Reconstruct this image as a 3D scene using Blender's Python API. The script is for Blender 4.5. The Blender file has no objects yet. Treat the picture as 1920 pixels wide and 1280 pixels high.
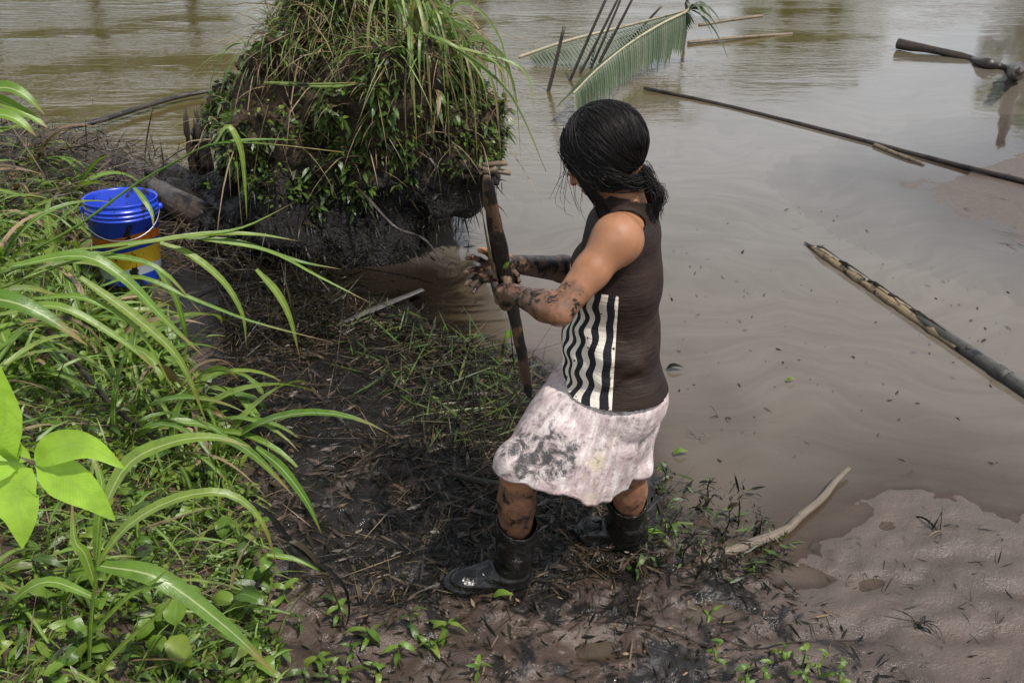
import bpy, math, random
import numpy as np
from mathutils import Vector, Matrix, Euler
R = random.Random(7)
NR = np.random.RandomState(11)
SC = bpy.context.scene
COL = SC.collection

# ------------------------------------------------------------------ camera
CAM_H, PITCH, FPX = 1.94, math.radians(29.0), 1700.0
cam_d = bpy.data.cameras.new('camera')
cam = bpy.data.objects.new('camera', cam_d)
COL.objects.link(cam)
cam.location = (0, 0, CAM_H)
cam.rotation_euler = (math.pi / 2 - PITCH, 0, 0)
cam_d.sensor_width = 36.0
cam_d.lens = 36.0 * FPX / 1920.0
cam_d.clip_start = 0.05
cam_d.clip_end = 600.0
SC.camera = cam

# ------------------------------------------------------------------ sky, sun, exposure
SUN_EL, SUN_AZ = math.radians(60), math.radians(128)     # azimuth clockwise from +Y: right and behind the camera
world = bpy.data.worlds.new('World')
SC.world = world
world.use_nodes = True
wn = world.node_tree
wn.nodes.clear()
wo = wn.nodes.new('ShaderNodeOutputWorld')
wb = wn.nodes.new('ShaderNodeBackground')
wb.inputs['Strength'].default_value = 0.10
sky = wn.nodes.new('ShaderNodeTexSky')
sky.sky_type = 'NISHITA'
sky.sun_disc = False
sky.sun_elevation = SUN_EL
sky.sun_rotation = SUN_AZ
sky.dust_density = 2.0
tc = wn.nodes.new('ShaderNodeTexCoord')
mp = wn.nodes.new('ShaderNodeMapping')
mp.inputs['Scale'].default_value = (1.0, 1.0, 2.4)
cn = wn.nodes.new('ShaderNodeTexNoise')
cn.inputs['Scale'].default_value = 2.6
cn.inputs['Detail'].default_value = 5
cn.inputs['Roughness'].default_value = 0.55
cr = wn.nodes.new('ShaderNodeValToRGB')
cr.color_ramp.elements[0].position = 0.30
cr.color_ramp.elements[1].position = 0.62
cr.color_ramp.elements[0].color = (0.55, 0.55, 0.55, 1)
mx = wn.nodes.new('ShaderNodeMixRGB')
mx.inputs['Color2'].default_value = (5.9, 6.1, 6.5, 1)
wn.links.new(tc.outputs['Generated'], mp.inputs['Vector'])
wn.links.new(mp.outputs['Vector'], cn.inputs['Vector'])
wn.links.new(cn.outputs['Fac'], cr.inputs['Fac'])
wn.links.new(cr.outputs['Color'], mx.inputs['Fac'])
wn.links.new(sky.outputs['Color'], mx.inputs['Color1'])
sx = wn.nodes.new('ShaderNodeSeparateXYZ'); wn.links.new(tc.outputs['Generated'], sx.inputs[0])
hr = wn.nodes.new('ShaderNodeValToRGB')                      # hazy overcast: paler toward the horizon
hr.color_ramp.elements[0].position = 0.30; hr.color_ramp.elements[0].color = (11.4, 12.0, 12.9, 1)
hr.color_ramp.elements[1].position = 0.85; hr.color_ramp.elements[1].color = (2.2, 2.4, 2.8, 1)
wn.links.new(sx.outputs[2], hr.inputs['Fac']); wn.links.new(hr.outputs['Color'], mx.inputs['Color2'])
wn.links.new(mx.outputs['Color'], wb.inputs['Color'])
wn.links.new(wb.outputs['Background'], wo.inputs['Surface'])

sun_d = bpy.data.lights.new('sun', 'SUN')
sun_d.energy = 4.7
sun_d.angle = math.radians(2.5)
sun_d.color = (1.0, 0.95, 0.88)
sun = bpy.data.objects.new('sun', sun_d)
COL.objects.link(sun)
sdir = Vector((math.sin(SUN_AZ) * math.cos(SUN_EL), math.cos(SUN_AZ) * math.cos(SUN_EL), math.sin(SUN_EL)))
sun.rotation_euler = sdir.to_track_quat('Z', 'Y').to_euler()
sun.location = (3, -3, 8)
SC.view_settings.view_transform = 'Standard'
SC.view_settings.look = 'None'
SC.view_settings.gamma = 1.0
SC.view_settings.use_curve_mapping = False
SC.view_settings.exposure = 0.2

# ------------------------------------------------------------------ photo geometry: pixel -> place
cP, sP = math.cos(PITCH), math.sin(PITCH)
def ray(px, py):
    a, b = (px - 960) / FPX, (640 - py) / FPX
    return np.array([a, cP + b * sP, -sP + b * cP])
def UY(px, py, Y):
    d = ray(px, py); t = Y / d[1]
    return np.array([d[0] * t, Y, CAM_H + d[2] * t])
def UZ(px, py, z=0.0):
    d = ray(px, py); t = (z - CAM_H) / d[2]
    return np.array([d[0] * t, d[1] * t, z])

# ------------------------------------------------------------------ noise
_lat = NR.rand(256, 256).astype(np.float32)
def vnoise(x, y):
    x = np.asarray(x, float); y = np.asarray(y, float)
    xi = np.floor(x).astype(int); yi = np.floor(y).astype(int)
    fx = x - xi; fy = y - yi
    fx = fx * fx * (3 - 2 * fx); fy = fy * fy * (3 - 2 * fy)
    a = _lat[xi & 255, yi & 255]; b = _lat[(xi + 1) & 255, yi & 255]
    c = _lat[xi & 255, (yi + 1) & 255]; d = _lat[(xi + 1) & 255, (yi + 1) & 255]
    return (a * (1 - fx) + b * fx) * (1 - fy) + (c * (1 - fx) + d * fx) * fy
def fbm(x, y, f=1.0, o=4, g=0.5):
    s = 0.0; a = 1.0; n = 0.0
    for k in range(o):
        s = s + a * (vnoise(np.asarray(x) * f + 17.3 * k, np.asarray(y) * f + 9.1 * k) - 0.5); n += a
        a *= g; f *= 2.03
    return s / n
_lat3 = NR.rand(32, 32, 32).astype(np.float32)
def vnoise3(x, y, z):
    xi = np.floor(x).astype(int); yi = np.floor(y).astype(int); zi = np.floor(z).astype(int)
    fx = x - xi; fy = y - yi; fz = z - zi
    fx = fx * fx * (3 - 2 * fx); fy = fy * fy * (3 - 2 * fy); fz = fz * fz * (3 - 2 * fz)
    def L(i, j, k): return _lat3[(xi + i) & 31, (yi + j) & 31, (zi + k) & 31]
    a = (L(0,0,0) * (1-fx) + L(1,0,0) * fx) * (1-fy) + (L(0,1,0) * (1-fx) + L(1,1,0) * fx) * fy
    b = (L(0,0,1) * (1-fx) + L(1,0,1) * fx) * (1-fy) + (L(0,1,1) * (1-fx) + L(1,1,1) * fx) * fy
    return a * (1-fz) + b * fz - 0.5
def sstep(a, b, x):
    t = np.clip((x - a) / (b - a), 0, 1)
    return t * t * (3 - 2 * t)

# ------------------------------------------------------------------ objects
def tag(o, label=None, cat=None, group=None, kind=None):
    if label: o['label'] = label
    if cat: o['category'] = cat
    if group: o['group'] = group
    if kind: o['kind'] = kind
    return o
def mesh(name, V, F, mats=None, smooth=True, uv=None, attrs=None):
    V = np.asarray(V, dtype=np.float32)
    me = bpy.data.meshes.new(name)
    if not isinstance(F, (list, tuple)): F = [F]
    F = [np.asarray(f, dtype=np.int32) for f in F if len(f)]
    nl = sum(f.size for f in F); nf = sum(len(f) for f in F)
    me.vertices.add(len(V)); me.vertices.foreach_set('co', V.ravel())
    me.loops.add(nl); me.polygons.add(nf)
    me.loops.foreach_set('vertex_index', np.concatenate([f.ravel() for f in F]))
    tot = np.concatenate([np.full(len(f), f.shape[1], dtype=np.int32) for f in F])
    st = np.concatenate([[0], np.cumsum(tot)[:-1]]).astype(np.int32)
    me.polygons.foreach_set('loop_start', st)
    me.polygons.foreach_set('loop_total', tot)
    me.polygons.foreach_set('use_smooth', np.full(nf, smooth))
    me.update(calc_edges=True)
    if uv is not None:
        l = me.uv_layers.new(name='UVMap')
        vi = np.concatenate([f.ravel() for f in F])
        l.data.foreach_set('uv', np.asarray(uv, dtype=np.float32)[vi].ravel())
    if attrs:
        for k, a in attrs.items():
            at = me.attributes.new(k, 'FLOAT', 'POINT')
            at.data.foreach_set('value', np.asarray(a, dtype=np.float32))
    for m in (mats if isinstance(mats, (list, tuple)) else [mats]):
        if m: me.materials.append(m)
    me.validate()
    return me
def link(name, me, parent=None, loc=(0, 0, 0)):
    o = bpy.data.objects.new(name, me); COL.objects.link(o)
    if parent is not None: o.parent = parent
    o.location = loc
    return o
def empty(name, loc, label=None, cat=None, group=None):
    o = bpy.data.objects.new(name, None); COL.objects.link(o)
    o.location = loc; o.empty_display_size = 0.05
    return tag(o, label, cat, group)
def local(V, base): return np.asarray(V) - np.asarray(base)

class MB:                                   # collects vertices/faces of one mesh
    def __init__(s): s.V = []; s.Q = []; s.T = []; s.uv = []; s.r = []; s.n = 0
    def add(s, V, Q=None, T=None, uv=None, rnd=0.5):
        V = np.asarray(V, float)
        s.V.append(V)
        if Q is not None and len(Q): s.Q.append(np.asarray(Q) + s.n)
        if T is not None and len(T): s.T.append(np.asarray(T) + s.n)
        s.uv.append(np.zeros((len(V), 2)) if uv is None else np.asarray(uv))
        s.r.append(np.full(len(V), rnd)); s.n += len(V)
    def mesh(s, name, mat, smooth=True):
        F = []
        if s.Q: F.append(np.concatenate(s.Q))
        if s.T: F.append(np.concatenate(s.T))
        return mesh(name, np.concatenate(s.V), F, mat, smooth, np.concatenate(s.uv), {'rnd': np.concatenate(s.r)})

def spline(P, n):                            # Catmull-Rom through points
    P = np.asarray(P, float)
    if len(P) == 2: return P[0] + (P[1] - P[0]) * np.linspace(0, 1, n)[:, None]
    Q = np.vstack([2 * P[0] - P[1], P, 2 * P[-1] - P[-2]])
    m = len(P) - 1
    out = []
    for t in np.linspace(0, m - 1e-6, n):
        i = int(t); u = t - i
        a, b, c, d = Q[i:i + 4]
        out.append(.5 * ((2 * b) + (c - a) * u + (2 * a - 5 * b + 4 * c - d) * u * u + (-a + 3 * b - 3 * c + d) * u ** 3))
    return np.array(out)
def frames(P, up=(0, 0, 1)):
    T = np.gradient(P, axis=0); T /= np.linalg.norm(T, axis=1)[:, None] + 1e-9
    up = np.asarray(up, float)
    S = np.cross(T, up); ln = np.linalg.norm(S, axis=1)
    bad = ln < 0.05
    S[bad] = np.cross(T[bad], np.array([0.3, 1, 0.1])); S /= np.linalg.norm(S, axis=1)[:, None]
    N = np.cross(S, T)
    return T, S, N
def tube(P, r, seg=8, rough=0.0, fr=12.0, oval=1.0, cap=True, up=(0, 0, 1), seed=0):
    P = np.asarray(P, float); n = len(P)
    r = np.broadcast_to(np.asarray(r, float), (n,))
    T, S, N = frames(P, up)
    a = np.linspace(0, 2 * math.pi, seg, endpoint=False)
    rr = np.repeat(r[:, None], seg, 1)
    if rough:
        L = np.concatenate([[0], np.cumsum(np.linalg.norm(np.diff(P, axis=0), axis=1))])
        rr = rr * (1 + rough * 2 * fbm(L[:, None] * fr + seed * 3.7, np.cos(a)[None] * 1.3 + np.sin(a)[None] * .9 + seed, 1.0, 3))
    V = P[:, None] + S[:, None] * (rr * np.cos(a))[:, :, None] + N[:, None] * (rr * oval * np.sin(a))[:, :, None]
    V = V.reshape(-1, 3)
    i = np.arange(n - 1)[:, None] * seg; j = np.arange(seg); k = (j + 1) % seg
    Q = np.stack([i + j, i + k, i + seg + k, i + seg + j], -1).reshape(-1, 4)
    uv = np.stack([np.tile(j / seg, n), np.repeat(np.linspace(0, 1, n), seg)], 1)
    Tr = []
    if cap:
        V = np.vstack([V, P[0] - T[0] * r[0] * .25, P[-1] + T[-1] * r[-1] * .25]); c0, c1 = n * seg, n * seg + 1
        Tr = [(c0, kk, jj) for jj, kk in zip(j, k)] + [(c1, (n - 1) * seg + jj, (n - 1) * seg + kk) for jj, kk in zip(j, k)]
        uv = np.vstack([uv, [0, 0], [0, 1]])
    return V, Q, Tr, uv
def ribbon(P, w, up=(0, 0, 1), fold=0.25, twist=None, wave=0.0):
    """flat leaf blade along P with half-widths w, folded along its midrib"""
    P = np.asarray(P, float); n = len(P); w = np.asarray(w, float)
    T, S, N = frames(P, up)
    if twist is not None:
        tw = np.asarray(twist)[:, None]
        S, N = S * np.cos(tw) + N * np.sin(tw), -S * np.sin(tw) + N * np.cos(tw)
    wv = wave * w * np.sin(np.arange(n) * 1.9)
    A = P + S * w[:, None] + N * (w * fold + wv)[:, None]
    B = P - S * w[:, None] + N * (w * fold - wv)[:, None]
    V = np.stack([A, P, B], 1).reshape(-1, 3)
    i = np.arange(n - 1) * 3
    Q = np.concatenate([np.stack([i, i + 1, i + 4, i + 3], 1), np.stack([i + 1, i + 2, i + 5, i + 4], 1)])
    v = np.linspace(0, 1, n)
    uv = np.stack([np.tile([0, .5, 1], n), np.repeat(v, 3)], 1)
    return V, Q, None, uv
def prof(n, kind='blade'):
    t = np.linspace(0, 1, n)
    if kind == 'blade': return np.clip(np.minimum(1, .45 + t * 2.2) * (1 - t ** 2.2), .02, 1)
    if kind == 'ovate': return np.sin(math.pi * np.clip(t, 0, 1) ** .75) ** .9 * (1 - .25 * t) + .02
    if kind == 'lance': return np.sin(math.pi * t ** .8) ** .8 * .9 + .03
    return np.ones(n)
# ------------------------------------------------------------------ signed distance shapes and their surface
class Field:
    def __init__(s, lo, hi, h):
        s.lo = np.array(lo, np.float32); s.h = h
        s.n = (np.ceil((np.array(hi) - s.lo) / h).astype(int) + 1)
        s.D = np.full(s.n, 1.0, np.float32)
    def sub(s, lo, hi):
        a = np.clip(np.floor((np.array(lo) - s.lo) / s.h).astype(int), 0, s.n - 1)
        b = np.clip(np.ceil((np.array(hi) - s.lo) / s.h).astype(int) + 1, 1, s.n)
        ax = [s.lo[i] + s.h * np.arange(a[i], b[i], dtype=np.float32) for i in range(3)]
        return tuple(slice(a[i], b[i]) for i in range(3)), ax
    def _mix(s, sl, d, k):
        o = s.D[sl]
        if k > 0:
            hh = np.clip(.5 + .5 * (o - d) / k, 0, 1)
            s.D[sl] = o * (1 - hh) + d * hh - k * hh * (1 - hh)
        else: s.D[sl] = np.minimum(o, d)
    def cone(s, a, b, ra, rb, k=0.01, flat=None):
        """tapered capsule from a to b; flat=(axis, factor) squashes it along a direction"""
        a = np.array(a, np.float32); b = np.array(b, np.float32); m = max(ra, rb) + k * 2 + 3 * s.h
        sl, ax = s.sub(np.minimum(a, b) - m, np.maximum(a, b) + m)
        X, Y, Z = np.meshgrid(*ax, indexing='ij')
        ab = b - a; px, py, pz = X - a[0], Y - a[1], Z - a[2]
        t = np.clip((px * ab[0] + py * ab[1] + pz * ab[2]) / (ab @ ab + 1e-12), 0, 1)
        dx, dy, dz = px - ab[0] * t, py - ab[1] * t, pz - ab[2] * t
        if flat is not None:
            u = np.asarray(flat[0], np.float32); u = u / np.linalg.norm(u); q = (dx * u[0] + dy * u[1] + dz * u[2]) * (1 / flat[1] - 1)
            dx, dy, dz = dx + u[0] * q, dy + u[1] * q, dz + u[2] * q
        s._mix(sl, np.sqrt(dx * dx + dy * dy + dz * dz) - (ra + (rb - ra) * t), k)
    def ell(s, c, r, M=None, k=0.01, cut=False):
        c = np.array(c, np.float32); r = np.array(r, np.float32); m = r.max() + k * 2 + 3 * s.h
        sl, ax = s.sub(c - m, c + m)
        X, Y, Z = np.meshgrid(*ax, indexing='ij')
        p = np.stack([X - c[0], Y - c[1], Z - c[2]], -1)
        if M is not None: p = p @ np.asarray(M, np.float32)      # columns of M: the ellipsoid's axes
        l0 = np.linalg.norm(p / r, axis=-1); l1 = np.linalg.norm(p / (r * r), axis=-1) + 1e-9
        d = l0 * (l0 - 1) / l1
        if cut: s.D[sl] = np.maximum(s.D[sl], -d)
        else: s._mix(sl, d, k)
    def grid(s):
        return np.meshgrid(*[s.lo[i] + s.h * np.arange(s.n[i], dtype=np.float32) for i in range(3)], indexing='ij')
    def surface(s):
        D = s.D; S = D < 0; nx, ny, nz = D.shape
        c = np.zeros((nx - 1, ny - 1, nz - 1), np.int8)
        C = [(i, j, k) for i in (0, 1) for j in (0, 1) for k in (0, 1)]
        for i, j, k in C: c += S[i:nx - 1 + i, j:ny - 1 + j, k:nz - 1 + k]
        I = np.argwhere((c > 0) & (c < 8))
        pos = np.zeros((len(I), 3)); cnt = np.zeros(len(I))
        for a in C:
            for ax in range(3):
                if a[ax]: continue
                b = list(a); b[ax] = 1
                va = D[I[:, 0] + a[0], I[:, 1] + a[1], I[:, 2] + a[2]]; vb = D[I[:, 0] + b[0], I[:, 1] + b[1], I[:, 2] + b[2]]
                m = (va < 0) != (vb < 0)
                t = np.where(m, va / np.where(m, va - vb, 1), 0)
                p = np.array(a, float)[None] + t[:, None] * (np.array(b) - np.array(a))[None]
                pos += p * m[:, None]; cnt += m
        V = s.lo + (I + pos / cnt[:, None]) * s.h
        ID = np.full((nx - 1, ny - 1, nz - 1), -1, np.int32); ID[I[:, 0], I[:, 1], I[:, 2]] = np.arange(len(I))
        F = []
        for ax in range(3):
            u, v = (ax + 1) % 3, (ax + 2) % 3
            lo = [slice(1, -1)] * 3; lo[ax] = slice(0, -1); hi = list(lo); hi[ax] = slice(1, None)
            A = S[tuple(lo)]; B = S[tuple(hi)]
            E = np.argwhere(A != B)
            if not len(E): continue
            off = np.array([1, 1, 1]); off[ax] = 0
            E = E + off
            inside = S[E[:, 0], E[:, 1], E[:, 2]]
            def q(du, dv):
                e = E.copy(); e[:, u] += du; e[:, v] += dv
                return ID[e[:, 0], e[:, 1], e[:, 2]]
            Q = np.stack([q(-1, -1), q(0, -1), q(0, 0), q(-1, 0)], 1)
            Q[~inside] = Q[~inside][:, ::-1]
            F.append(Q)
        F = np.concatenate(F); F = F[(F >= 0).all(1)]
        return V, F
def relax(V, F, it=2, lam=.5):
    n = len(V)
    for _ in range(it):
        s = np.zeros_like(V); c = np.zeros(n)
        for a, b in ((0, 1), (1, 2), (2, 3), (3, 0)):
            for x, y in ((a, b), (b, a)):
                for d in range(3): s[:, d] += np.bincount(F[:, x], V[F[:, y], d], n)
                c += np.bincount(F[:, x], minlength=n)
        V = V + lam * (s / np.maximum(c, 1)[:, None] - V)
    return V
def keep(V, F, mask):                        # keep the faces whose corners all pass
    F = F[mask[F].all(1)]
    u = np.unique(F); m = np.full(len(V), -1); m[u] = np.arange(len(u))
    return V[u], m[F], u

# ------------------------------------------------------------------ materials
class NT:
    def __init__(s, name):
        s.m = bpy.data.materials.new(name); s.m.use_nodes = True
        s.t = s.m.node_tree; s.b = s.t.nodes['Principled BSDF']; s.o = s.t.nodes['Material Output']
    def n(s, t, **kw):
        x = s.t.nodes.new(t)
        for k, v in kw.items():
            if hasattr(x, k): setattr(x, k, v)
        return x
    def L(s, a, b): s.t.links.new(a, b)
    def set(s, sock, v):
        if hasattr(v, 'is_linked') or hasattr(v, 'links'): s.L(v, sock)
        elif isinstance(v, (tuple, list)) and len(v) == 3 and sock.type == 'RGBA': sock.default_value = (*v, 1)
        else: sock.default_value = v
    def noise(s, scale, detail=4, rough=.55, vec=None, dist=0.0):
        x = s.n('ShaderNodeTexNoise'); x.inputs['Scale'].default_value = scale; x.inputs['Detail'].default_value = detail
        x.inputs['Roughness'].default_value = rough; x.inputs['Distortion'].default_value = dist
        if vec is not None: s.L(vec, x.inputs['Vector'])
        return x.outputs['Fac']
    def pos(s): return s.n('ShaderNodeNewGeometry').outputs['Position']
    def objc(s): return s.n('ShaderNodeTexCoord').outputs['Object']
    def uv(s): return s.n('ShaderNodeTexCoord').outputs['UV']
    def map(s, v, scale=(1, 1, 1), rot=(0, 0, 0), loc=(0, 0, 0)):
        x = s.n('ShaderNodeMapping'); x.inputs['Scale'].default_value = scale; x.inputs['Rotation'].default_value = rot; x.inputs['Location'].default_value = loc
        s.L(v, x.inputs['Vector']); return x.outputs['Vector']
    def attr(s, name): 
        x = s.n('ShaderNodeAttribute'); x.attribute_name = name; return x.outputs['Fac']
    def rng(s, v, a, b, c=0.0, d=1.0):
        x = s.n('ShaderNodeMapRange'); x.interpolation_type = 'SMOOTHSTEP'
        s.set(x.inputs[0], v)
        for i, q in enumerate((a, b, c, d)): x.inputs[i + 1].default_value = q
        return x.outputs[0]
    def math(s, op, a, b=0.0, c=0.0):
        x = s.n('ShaderNodeMath'); x.operation = op; s.set(x.inputs[0], a); s.set(x.inputs[1], b); s.set(x.inputs[2], c); return x.outputs[0]
    def mix(s, f, a, b, mode='MIX'):
        x = s.n('ShaderNodeMixRGB'); x.blend_type = mode; s.set(x.inputs[0], f); s.set(x.inputs[1], a); s.set(x.inputs[2], b); return x.outputs[0]
    def bump(s, h, strength=.5, dist=.01, normal=None):
        x = s.n('ShaderNodeBump'); x.inputs['Strength'].default_value = strength; x.inputs['Distance'].default_value = dist
        s.L(h, x.inputs['Height'])
        if normal is not None: s.L(normal, x.inputs['Normal'])
        return x.outputs['Normal']
    def sep(s, v):
        x = s.n('ShaderNodeSeparateXYZ'); s.L(v, x.inputs[0]); return x.outputs
    def fin(s, color, rough=.5, normal=None, **kw):
        s.set(s.b.inputs['Base Color'], color); s.set(s.b.inputs['Roughness'], rough)
        if normal is not None: s.L(normal, s.b.inputs['Normal'])
        for k, v in kw.items(): s.set(s.b.inputs[k.replace('_', ' ')], v)
        return s.m

def leaf_mat(name, c1, c2, c3, rough=.38, spec=.5, trans=.35, vein=(.5, .55, .3), dirt=0.0, tip=None):
    t = NT(name)
    oi = t.n('ShaderNodeObjectInfo').outputs['Random']
    r = t.math('FRACT', t.math('ADD', oi, t.math('MULTIPLY', t.attr('rnd'), 1.0)))
    col = t.mix(t.rng(r, 0.0, .6), c1, c2); col = t.mix(t.rng(r, .6, 1.0), col, c3)
    p = t.pos()
    col = t.mix(t.rng(t.noise(35, 3, vec=p), .35, .75, 0, .55), col, t.mix(.5, col, (.01, .02, .005)))
    u = t.sep(t.uv())
    du = t.math('ABSOLUTE', t.math('SUBTRACT', u[0], .5))
    col = t.mix(t.rng(du, .015, .07, .55, 0.0), col, vein)
    sv = t.math('SINE', t.math('MULTIPLY', t.math('SUBTRACT', u[1], t.math('MULTIPLY', du, .35)), 150.0))
    if tip: col = t.mix(t.rng(t.math('ADD', u[1], t.math('MULTIPLY', t.noise(14, 2, vec=p), .5)), .98, 1.25, 0, .9), col, tip)
    if dirt: col = t.mix(t.rng(t.noise(9, 5, .65, vec=p), .62 - dirt * .3, .70 - dirt * .3, 0, .92), col, (.012, .010, .008))
    bn = t.bump(t.math('ADD', t.math('MULTIPLY', sv, .04), t.noise(60, 2, vec=p)), .35, .004)
    t.fin(col, rough, bn, Specular_IOR_Level=spec)
    tr = t.n('ShaderNodeBsdfTranslucent'); t.L(t.mix(1.0, col, (1.5, 1.6, .7), 'MULTIPLY'), tr.inputs['Color'])
    ms = t.n('ShaderNodeMixShader'); ms.inputs[0].default_value = trans
    t.L(t.b.outputs[0], ms.inputs[1]); t.L(tr.outputs[0], ms.inputs[2]); t.L(ms.outputs[0], t.o.inputs['Surface'])
    return t.m
M = {}
M['grass'] = leaf_mat('grass_blade', (.085, .17, .020), (.14, .24, .030), (.17, .24, .04), tip=(.22, .15, .05))
M['grass_far'] = leaf_mat('grass_blade_mound', (.085, .15, .030), (.15, .23, .05), (.22, .25, .08), tip=(.27, .18, .08), dirt=.12)
M['dry'] = leaf_mat('dry_blade', (.17, .11, .055), (.25, .18, .10), (.10, .065, .035), rough=.6, trans=.15, vein=(.25, .18, .1), dirt=.3)
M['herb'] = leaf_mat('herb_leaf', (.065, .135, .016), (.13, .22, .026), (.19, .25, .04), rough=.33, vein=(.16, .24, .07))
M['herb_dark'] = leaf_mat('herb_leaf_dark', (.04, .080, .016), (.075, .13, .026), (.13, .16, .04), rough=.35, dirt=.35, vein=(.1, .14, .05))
M['bright'] = leaf_mat('young_leaf', (.29, .49, .045), (.32, .52, .05), (.30, .48, .05), rough=.42, trans=.45, vein=(.25, .40, .06))
M['oily'] = leaf_mat('oiled_leaf', (.004, .0035, .003), (.009, .007, .005), (.034, .026, .013), rough=.30, trans=.0, spec=.16, vein=(.01, .008, .006))
M['palm'] = leaf_mat('palm_leaflet', (.024, .046, .018), (.045, .075, .032), (.085, .10, .06), rough=.5, trans=.15, vein=(.16, .19, .11))

t = NT('wet_mud')
p = t.pos()
n1 = t.noise(3.2, 7, .62, vec=p); n2 = t.noise(28, 5, .6, vec=p); n3 = t.noise(7.5, 6, .68, vec=p, dist=.7)
base = t.mix(t.rng(n1, .35, .66), (.040, .026, .020), (.085, .060, .048))
base = t.mix(t.rng(n2, .35, .75, 0, .5), base, (.075, .050, .038))
pale = t.attr('pale')
base = t.mix(t.math('MULTIPLY', pale, .75), base, (.088, .068, .055))
oil = t.attr('oil')
om = t.rng(t.math('ADD', n3, t.math('MULTIPLY', oil, .48)), .61, .70)
base = t.mix(om, base, (.011, .009, .008))
wet = t.math('SUBTRACT', t.math('ADD', t.math('MULTIPLY', pale, .22), t.rng(t.math('ADD', t.math('MULTIPLY', t.noise(3.2, 3, .5, vec=p), .6), t.math('MULTIPLY', t.noise(19, 4, .6, vec=p), .4)), .36, .62, .05, .36)), t.math('MULTIPLY', om, .10))
h = t.math('ADD', t.math('MULTIPLY', n2, .8), t.math('MULTIPLY', t.noise(95, 4, .7, vec=p), .8))
t.fin(base, wet, t.bump(h, .55, .012))
M['mud'] = t.m

t = NT('muddy_water')
p = t.pos()
warp = t.n('ShaderNodeTexNoise'); warp.inputs['Scale'].default_value = .75; warp.inputs['Detail'].default_value = 2.5; t.L(t.map(p, (1, 1, 1)), warp.inputs['Vector'])
wv = t.n('ShaderNodeVectorMath'); wv.operation = 'MULTIPLY_ADD'; t.L(warp.outputs['Color'], wv.inputs[0]); wv.inputs[1].default_value = (2.2, 2.2, 0); t.L(p, wv.inputs[2])
streak = t.noise(2.4, 9, .66, vec=t.map(wv.outputs[0], (.8, 3.6, 1), (0, 0, -.45)))
fine = t.noise(9, 6, .65, vec=t.map(wv.outputs[0], (.7, 4.5, 1), (0, 0, -.45)))
big = t.noise(.55, 3, .5, vec=p)
xyz = t.sep(p)
col = t.mix(t.rng(streak, .30, .72), (.090, .076, .060), (.122, .107, .088))
col = t.mix(t.rng(fine, .52, .72, 0, .30), col, (.125, .112, .094))
near = t.rng(xyz[1], 5.2, 2.2)
col = t.mix(t.math('MULTIPLY', near, t.rng(big, .35, .65, .15, .75)), col, (.100, .070, .052))
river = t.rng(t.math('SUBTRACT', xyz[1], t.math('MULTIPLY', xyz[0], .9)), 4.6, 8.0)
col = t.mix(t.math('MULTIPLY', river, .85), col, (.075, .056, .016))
brn = t.math('MULTIPLY', t.rng(xyz[0], .15, -.35), t.rng(xyz[1], 4.6, 3.9))
col = t.mix(t.math('MULTIPLY', brn, .93), col, (.036, .023, .011))
oilp_ = t.math('MULTIPLY', t.rng(t.math('ADD', xyz[0], t.math('MULTIPLY', t.math('SUBTRACT', streak, .5), 1.2)), -.06, -.36), t.rng(xyz[1], 4.6, 4.2))
col = t.mix(oilp_, col, (.012, .009, .006))
spk = t.rng(t.noise(6.5, 3, .5, vec=t.map(p, (1, 1.7, 1))), .715, .735)
col = t.mix(t.math('MULTIPLY', spk, .65), col, (.05, .052, .058))
rip = t.noise(6.0, 4, .5, vec=t.map(p, (.55, 1.6, 1), (0, 0, .12)))
rip2 = t.noise(17, 3, .5, vec=t.map(p, (.6, 1.5, 1)))
hb = t.math('MULTIPLY', t.math('ADD', rip, t.math('MULTIPLY', rip2, .22)), t.rng(river, 0, 1, .03, 1.6))
hb = t.math('MULTIPLY', hb, t.rng(t.noise(.55, 3, .5, vec=t.map(p, (.6, 1.3, 1), loc=(4, 2, 0))), .38, .62, .25, 1.5))
hb = t.math('ADD', hb, t.math('MULTIPLY', t.noise(3.5, 2, vec=p), .12))
nb_ = t.bump(hb, .28, .028); rg_ = t.rng(fine, .3, .7, .035, .10)
t.fin(col, rg_, nb_, Specular_IOR_Level=0.0)
tr = t.n('ShaderNodeBsdfTransparent'); tr.inputs[0].default_value = (.80, .72, .62, 1)
gl = t.n('ShaderNodeBsdfGlossy'); t.L(rg_, gl.inputs['Roughness']); t.L(nb_, gl.inputs['Normal'])
fr = t.n('ShaderNodeFresnel'); fr.inputs['IOR'].default_value = 1.50; t.L(nb_, fr.inputs['Normal'])
dep = t.math('SUBTRACT', 1.0, t.math('POWER', 2.718, t.math('MULTIPLY', t.attr('depth'), -75.0)))   # silt hides the bottom within centimetres
m1 = t.n('ShaderNodeMixShader'); t.L(dep, m1.inputs[0]); t.L(tr.outputs[0], m1.inputs[1]); t.L(t.b.outputs[0], m1.inputs[2])
m2 = t.n('ShaderNodeMixShader'); t.L(fr.outputs[0], m2.inputs[0]); t.L(m1.outputs[0], m2.inputs[1]); t.L(gl.outputs[0], m2.inputs[2]); t.L(m2.outputs[0], t.o.inputs['Surface'])
M['water'] = t.m

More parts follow.
